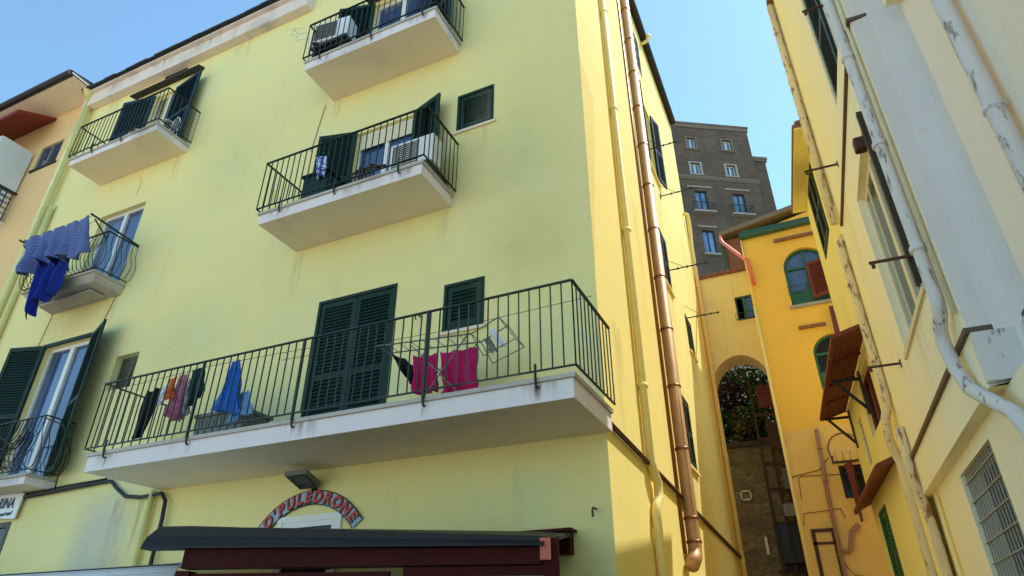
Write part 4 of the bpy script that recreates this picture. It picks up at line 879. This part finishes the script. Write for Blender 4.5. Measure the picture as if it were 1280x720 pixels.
mb.quad((-.5,YO-.035,0),(-.5,22,0),(-.5,22,6.1),(-.5,YO-.035,6.1)); mb.build('lower_wall', M['ochre_low'], OH)
mb = MB(); mb.tube([(-.55,YO-.07,11.55),(3,YO-.07,11.62)], .085, 10); mb.box(-.55,3,YO-.1,YO+.1,11.60,11.72); mb.build('gutter', M['gutter'], OH)
mb = MB(); mb.fbox(FO, .28,1.6,11.18,11.25,0,.10); mb.build('hood', M['tile'], OH)
mb = MB(); mb.fbox(FO, .38,1.0,8.58,8.65,0,.08); mb.build('hood', M['tile'], OH)
def arch_window(u0,u1,v0,vs,rise,parent, blue):
    mb = MB(); a = arch(u0,u1,v0,vs,rise); t = .06; b = arch(u0+t,u1-t,v0+t,vs,rise-t)
    k1 = mb.add([FO(u,v,-.10) for u,v in a]); k2 = mb.add([FO(u,v,-.10) for u,v in b]); k3 = mb.add([FO(u,v,-.15) for u,v in b]); n = len(a)
    for i in range(n): j = (i+1) % n; mb.face((k1+i,k1+j,k2+j,k2+i)); mb.face((k2+i,k2+j,k3+j,k3+i))
    c = (u0+u1)/2; mb.fbox(FO, c-.03,c+.03,v0+t,vs+rise-t,-.14,-.09); mb.fbox(FO, u0+t,u1-t,vs-.03,vs+.03,-.139,-.091)
    for q in (u0+t, c+.03): mb.fbox(FO, q, q+(u1-u0)/2-t-.03, v0+t, v0+.45, -.138,-.10)
    w = mb.build('arched_window', M['bright_green'], parent)
    p = MB(); k = p.add([FO(u,v,-.145) for u,v in b])
    for t3 in tessellate_polygon([[V((u,v,0)) for u,v in b]]): p.face([k+i for i in t3])
    p.build('pane', M['glass_blue'] if blue else M['glass_dark'], w); return w
w1 = arch_window(.36,1.42,9.25,10.35,.53, OH, True); w2 = arch_window(.57,1.55,7.0,7.9,.46, OH, False)
mb = MB(); mb.fbox(FO, .30,1.5,9.17,9.245,0,.07); mb.build('sill', M['castle_pale'], OH)
shutter_mesh(FO(.90,9.32,.05), V((.92,-.38,0)), V((-.38,-.92,0)), .46, 1.02).build('shutter', M['brown_slat'], w1, 'red-brown half shutter standing open')
mb = MB(); mb.bar(FO(1.24,9.02,.1), FO(1.20,8.2,.25), .16, .04); mb.build('shutter', M['brown_slat'], w2)
mb = MB()
for z in (9.55,9.75): mb.bar(FO(.34,z,.12), FO(.7,z,.12), .012)
for u in (.34,.46,.58,.7): mb.bar(FO(u,9.5,.12), FO(u,9.78,.12), .01); mb.bar(FO(u,9.55,0), FO(u,9.55,.12), .01)
mb.build('flower_rail', M['iron'], w1)
# lower wall fittings
glazed(FO, .50,1.05,4.5,5.2, OH, 2, mat=M['timber'], pane=M['glass_dark'], depth=.1)
mb = MB(); P = [FO(.24,6.05,.10),FO(.16,4.6,.10),FO(.10,0,.10)]; mb.tube(P, .045, 10); pipe_rings(mb, P, .045, .7, .02); mb.build('drainpipe', M['pink_pipe'], OH, smooth=True)
mb = MB(); mb.tube([FO(.62,3.95,.10),FO(.45,3.80,.12),FO(.36,3.5,.13),FO(.30,3.42,.12),FO(.12,3.5,.1)], .055, 10); mb.build('waste_pipe', M['pink_pipe'], OH, smooth=True)
mb = MB()
for pts in ([(-.38,4.55),(-.36,5.0),(-.30,5.05),(.9,5.0)], [(-.45,4.0),(-.40,4.25),(.35,4.3),(.4,4.1)], [(-.5,5.05),(.1,5.15),(.35,5.4)], [(.1,3.35),(.3,3.0),(.7,2.9)]): mb = MB(); mb.tube([FO(a,b,.05) for a, b in pts], .008, 6); mb.build('wall_wire', M['rust'], OH)
mb = MB(); mb.tube([FO(.42,5.3,.06)]+[FO(.72-.34*cos(pi*i/10),5.55+.36*sin(pi*i/10),.06) for i in range(11)]+[FO(1.06,5.3,.06)], .012, 6)
mb.build('wall_wire', M['cable'], OH)
mb = MB(); mb.fbox(FO,-.34,-.26,2.2,3.85,.035,.06); mb.fbox(FO,.06,.12,2.2,3.85,.035,.06); mb.fbox(FO,-.34,.12,3.85,3.92,.035,.06); mb.fbox(FO,-.34,.12,3.6,3.65,.035,.06); mb.build('door_frame', M['timber'], OH)
SH = thing('drying_shelf', 'folding drying shelf with white rails on the lower ochre wall', 'shelf', tuple(FO(.75,5.3,.05)))
mb = MB()
for i in range(5): mb.bar(FO(.50+.14*i,5.30,.05), FO(.48+.15*i,5.42,.5), .014)
mb.bar(FO(.45,5.42,.5), FO(1.12,5.42,.5), .02); mb.build('rails', M['frame_cream'], SH)
mb = MB(); mb.bar(FO(.42,5.3,.05), FO(.42,5.3,.55), .03); mb.bar(FO(1.1,5.3,.05), FO(1.1,5.3,.55), .03); mb.bar(FO(.40,5.28,.05), FO(1.15,5.28,.05), .04); mb.build('brackets', M['iron'], SH)
mb = MB(); mb.hexa([FO(.62,5.2,.06),FO(.80,5.25,.06),FO(.78,5.2,.40),FO(.64,5.15,.40),FO(.68,4.0,.06),FO(.72,4.0,.06),FO(.72,4.05,.12),FO(.68,4.05,.12)])
tag(mb.build('closed_parasol', M['brown_slat'], None, origin=tuple(FO(.7,4.0,.1))), 'furled red-brown parasol leaning at the small window of the ochre house', 'parasol')
# low corner pipe on the ochre edge
mb = MB(); mb.tube([(-.53,YO-.05,9.4),(-.53,YO-.05,0)], .035, 8); mb.tube([(-.53,YO-.05,9.4),(-.53,YO-.05,11.5)], .02, 8); mb.build('corner_pipe', M['yellow_pipe'], OH, smooth=True)

# set-back upper storey with its roof, and the red drain
UH = thing('roof_house', 'red-brown upper house behind the ochre one under a sloping dark roof', 'building', (0,18.6,11))
mb = MB(); mb.box(-1.12,-.42,18.6,22,10.5,13.1); mb.build('wall', M['red_brown_wall'], UH)
mb = MB(); mb.hexa([(-.42,18.45,11.3),(4,18.45,11.3),(4,22,11.3),(-.42,22,11.3),(-.42,18.45,13.0),(4,18.45,13.9),(4,22,13.9),(-.42,22,13.0)]); mb.build('upper_wall', M['ochre_wall'], UH)
mb = MB(); mb.hexa([(-1.2,18.2,13.05),(4,18.2,13.95),(4,22,14.6),(-1.2,22,13.7),(-1.2,18.2,13.2),(4,18.2,14.10),(4,22,14.75),(-1.2,22,13.85)]); mb.build('roof', M['castle_trim'], UH)
mb = MB(); mb.box(-1.22,-1.12,18.5,18.62,10.5,13.0); mb.build('downpipe', M['gutter'], UH)
mb = MB(); mb.tube([(-1.16,18.2,13.05),(-1.16,18.05,12.8),(-1.10,17.95,12.6),(-.55,16.25,10.95),(-.46,16.06,10.75),(-.44,16.06,10.5),(-.42,16.06,10.0)], .05, 10); mb.build('drainpipe', M['red_pipe'], UH, 'orange-red drainpipe crossing to the ochre corner', smooth=True)

# ================================================================== ARCH WALL
YA = 17.4; FA = Fr((0,YA,0), (1,0,0), (0,-1,0))
AH = thing('arch_house', 'yellow wall bridging the alley over a tall archway with one small window', 'building', (-1.25,YA,0))
mb = MB(); ar = [(-2.04,0),(-.52,0)]+[(-1.28+.76*cos(pi*i/16), 7.75+.92*sin(pi*i/16)) for i in range(17)]
outer = [(-2.05,0),(-2.04,0)]+list(reversed(ar[2:]))+[(-.52,0),(-.50,0),(-.50,11.2),(-2.05,11.2)]
k = mb.add([FA(u,v) for u,v in outer])
for t in tessellate_polygon([[V((u,v,0)) for u,v in outer],[V((u,v,0)) for u,v in rect(-1.06,-.60,9.68,10.42)]]):
    flat = outer+rect(-1.06,-.60,9.68,10.42); q = [FA(*flat[i]) for i in t]; mb.quad(*q)
h = rect(-1.06,-.60,9.68,10.42)
for i in range(4): j = (i+1)%4; mb.quad(FA(*h[i]),FA(*h[j]),FA(*h[j],-.15),FA(*h[i],-.15))
mb.build('wall', M['arch_wall'], AH)
mb = MB(); s = ar[2:]
for (a, b) in zip(s, s[1:]): mb.quad(FA(*a),FA(*b),FA(*b,-.75),FA(*a,-.75))
mb.quad(FA(-2.04,0),FA(-2.04,7.75),FA(-2.04,7.75,-.75),FA(-2.04,0,-.75)); mb.quad(FA(-.52,0),FA(-.52,7.75),FA(-.52,7.75,-.75),FA(-.52,0,-.75))
mb.quad(FA(-2.05,8.69,-.75),FA(-.5,8.69,-.75),FA(-.5,11.2,-.75),FA(-2.05,11.2,-.75)); mb.build('vault', M['soffit'], AH, smooth=False)
mb = MB(); mb.box(-2.05,-.5,YA-.06,YA+.8,11.2,11.26)
for i in range(9): mb.tube([(-1.98+.18*i,YA-.09,11.28),(-1.98+.18*i,YA+.8,11.33)], .06, 8)
mb.build('coping', M['tile'], AH)
w = glazed(FA, -1.06,-.60,9.68,10.42, AH, 2, mat=M['bright_green'], pane=M['glass_blue'], depth=.1, fw=.04)
mb = MB(); mb.fbox(FA, -1.03,-.85,9.72,10.36,-.085,-.07); mb.build('curtain', M['frame_white'], w)
mb = MB(); mb.bar(FA(-1.1,9.85,.12),FA(-.56,9.85,.12),.015); mb.bar(FA(-1.1,9.66,.12),FA(-.56,9.66,.12),.015)
for i in range(8): mb.bar(FA(-1.1+.077*i,9.66,.12),FA(-1.1+.077*i,9.85,.12),.01)
mb.bar(FA(-1.1,9.7,0),FA(-1.1,9.7,.12),.012); mb.bar(FA(-.56,9.7,0),FA(-.56,9.7,.12),.012); mb.build('window_rail', M['iron'], w)

# ------------------------------------------------------------------ behind the arch
RW = thing('retaining_wall', 'brown rubble retaining wall seen through the archway', 'wall', (-1.5,20,0))
mb = MB(); mb.box(-6,-.5,20,20.6,0,6.85); mb.build('wall', M['rubble'], RW)
mb = MB(); mb.box(-6,-.5,19.93,20.7,6.85,7.0); mb.build('coping', M['timber'], RW)
mb = MB(); FR = Fr((0,20,0),(1,0,0),(0,-1,0))
for (a,b,c,d) in ((-2.05,-1.75,5.35,5.39),(-2.05,-1.75,5.58,5.62),(-2.05,-2.01,5.35,5.62),(-1.79,-1.75,5.35,5.62),(-1.62,-1.55,3.9,4.35)): mb.fbox(FR,a,b,c,d,0,.03)
mb.build('frame_marks', M['soffit'], RW)
mb = MB(); mb.fbox(FR,-1.28,-.62,3.5,4.65,0,.05); mb.build('door', M['castle_frame'], RW)
mb = MB(); mb.fbox(FR,-1.32,-1.28,3.5,4.7,0,.07); mb.fbox(FR,-1.32,-.6,4.65,4.7,0,.07); mb.fbox(FR,-1.4,-.55,3.44,3.5,0,.15); mb.build('door_frame', M['timber'], RW)
STA = thing('timber_stair', 'dark timber frame and shutters climbing beside the rubble wall under the arch', 'timber frame', (-.95,19.5,0))
for (x, z0, z1) in ((-1.25,6.2,8.7),(-.95,5.4,8.6),(-.72,4.7,8.3)):
    mb = MB(); mb.bar((x,19.6,0), (x,19.6,z1), .07); mb.build('post', M['timber'], STA)
for (z, ln) in ((7.6,.5),(6.9,.55),(6.2,.55),(5.5,.6)):
    mb = MB(); mb.bar((-1.25,19.55,z),(-1.2+ln,19.55,z-.03), .06,.10); mb.build('rail', M['timber'], STA)
for (x0,x1,z0,z1,m) in ((-1.08,-.66,7.75,8.42,'brown_slat'),(-.98,-.62,6.55,7.3,'timber'),(-.80,-.52,5.45,6.0,'grey_plastic'),(-.95,-.55,4.75,5.05,'castle_pale')):
    mb = MB(); mb.box(x0,x1,19.35,19.42,z0,z1)
    for i in range(5): mb.box(x0+.03,x1-.03,19.34,19.35,z0+.05+i*(z1-z0)/5.4,z0+.09+i*(z1-z0)/5.4)
    mb.build('panel', M[m], STA)
for i in range(7):
    mb = MB(); mb.box(-1.2,-.55,19.4,19.9,3.6+.0*i,3.66) if i == 0 else mb.bar((-1.15+.08*i,19.5,4.7+.12*i),(-1.0+.08*i,19.5,4.7+.12*i),.03); mb.build('tread', M['timber'], STA)
plants = [((-2.45,20.9,7.75),(.5,.45,.8),'leaf','dark leafy shrub at the left above the rubble wall'),((-1.75,20.95,7.7),(.45,.45,.7),'leaf_dry','pale dry grassy clump in the middle above the rubble wall'),
          ((-1.2,21.1,8.0),(.42,.45,1.1),'leaf','tall green shrub at the right above the rubble wall'),((-2.15,21.9,8.9),(.65,.5,.75),'leaf_purple','brownish purple bush higher on the slope behind the arch'),
          ((-2.9,22.0,9.3),(.7,.6,.9),'leaf_purple','dark purple bush highest at the left on the slope behind the arch'),((-1.3,22.2,9.3),(.7,.6,.9),'leaf','green bush on the slope behind the timber frame'),
          ((-2.0,22.6,10.0),(.9,.6,.8),'leaf_dry','yellowish bush topmost on the slope behind the arch'),((-.5,22.4,9.8),(.8,.6,1.1),'leaf','dark green bush at the far right of the slope behind the arch')]
for i, (c, r, m, lab) in enumerate(plants):
    t = thing('shrub', lab, 'shrub', (c[0],c[1],hill_z(c[0],c[1])), 'shrubs on the slope behind the arch')
    mb = MB(); leaves(mb, c, r, 620, .10, .6, 40+i); mb.build('foliage', M[m], t)
    mb = MB(); z = hill_z(c[0],c[1])
    for k in range(9): a = k*.7+i; q = .5+.5*((k*37+i*11)%10)/10; mb.tube([(c[0],c[1],z-.1),(c[0]+.12*cos(a),c[1]+.1*sin(a),c[2]-.1),(c[0]+r[0]*q*cos(a),c[1]+r[1]*q*sin(a),c[2]+r[2]*q*.8)], [.028,.018,.006], 5)
    mb.build('stem', M['bark'], t)

# ================================================================== CASTLE
cdir = V((.85346,.52116,0)); cout = V((.52116,-.85346,0)); FC = Fr((-6.69,57.5,0), cdir, cout)
CA = thing('castle', 'dark stone castle palace rising above the rooftops', 'building', (-4,60,25))
mb = MB()
lowz = ((1.25,39.53-2.9),)
wins = [(1.5,2.5,50.6,52.0),(5.65,6.70,50.7,52.1),(1.5,2.55,47.0,48.4),(5.55,6.6,47.05,48.45),(1.45,2.75,41.75,44.6),(5.65,6.98,41.7,44.55),(1.5,2.8,36.6,39.5),
        (-2.6,-1.5,50.6,52.0),(-2.6,-1.5,47.0,48.4),(-2.7,-1.4,41.75,44.6),(5.65,6.98,36.6,39.5)]
mb.wall(FC, [(-8,22),(8.95,22),(8.95,53.6),(-8,53.6)], [rect(*w_) for w_ in wins], .35)
mb.quad(FC(8.95,22,0),FC(8.95,22,-12),FC(8.95,53.6,-12),FC(8.95,53.6,0)); mb.quad(FC(-8,53.6,0),FC(8.95,53.6,0),FC(8.95,53.6,-12),FC(-8,53.6,-12)); mb.quad(FC(-8,22,-12),FC(8.95,22,-12),FC(8.95,53.6,-12),FC(-8,53.6,-12))
mb.build('wall', M['castle'], CA)
mb = MB(); mb.fbox(FC, -8,9.05,53.6,54.1,-12,.10); mb.fbox(FC,-8,9.12,54.1,54.3,-12,.18); mb.build('cornice', M['castle_trim'], CA)
mb = MB(); mb.fbox(FC, -8,9.03,46.3,46.55,-.3,.15); mb.fbox(FC,-8,9.0,46.1,46.3,-.3,.08); mb.build('stringcourse', M['castle_trim'], CA)
mb = MB(); mb.fbox(FC, 8.96,11.1,22,50.4,-11,-1.2); mb.build('wing', M['castle'], CA)
mb = MB(); mb.fbox(FC, 8.96,11.25,50.4,50.65,-11,-1.05); mb.fbox(FC,8.96,11.32,50.65,51.0,-11,-.98); mb.build('wing_cornice', M['castle_trim'], CA)
for i, (a,b,c,d) in enumerate(wins):
    tall = d-c > 2
    w = glazed(FC, a,b,c,d, CA, 2, mat=M['castle_frame'] if tall else M['frame_white'], pane=M['glass_castle'], depth=.3, fw=.09, transom=0)
    if tall and c > 40:
        mb = MB(); mb.fbox(FC,a-.55,b+.5,c-.22,c-.02,0,.55); mb.build('balcony', M['castle_pale'], w)
        mb = MB()
        for k in range(13): u = a-.5+k*(b-a+.95)/12; mb.bar(FC(u,c,.5),FC(u,c+1.0,.5),.035)
        mb.bar(FC(a-.5,c+1,.5),FC(b+.45,c+1,.5),.06); mb.bar(FC(a-.5,c+1,.5),FC(a-.5,c+1,0),.05); mb.bar(FC(b+.45,c+1,.5),FC(b+.45,c+1,0),.05); mb.build('railing', M['castle_frame'], w)
        mb = MB(); mb.fbox(FC,a-.8,b+.6,d+.35,d+.5,0,.18); mb.build('hood', M['castle_pale'], w)
    elif tall:
        mb = MB(); mb.fbox(FC,a-.2,b+.2,c-.2,c-.01,0,.3); mb.fbox(FC,a-.4,b+.3,d+.3,d+.45,0,.18); mb.build('sill', M['castle_pale'], w)
    else:
        mb = MB(); low = c < 50; m_ = M['castle_pale'] if low else M['castle_trim']
        mb.fbox(FC,a-.22,a,c-.15,d+.15,0,.08); mb.fbox(FC,b,b+.22,c-.15,d+.15,0,.08); mb.fbox(FC,a,b,d,d+.15,0,.08); mb.fbox(FC,a-.3,b+.3,c-.3,c-.152,0,.14)
        mb.build('surround', m_, w)
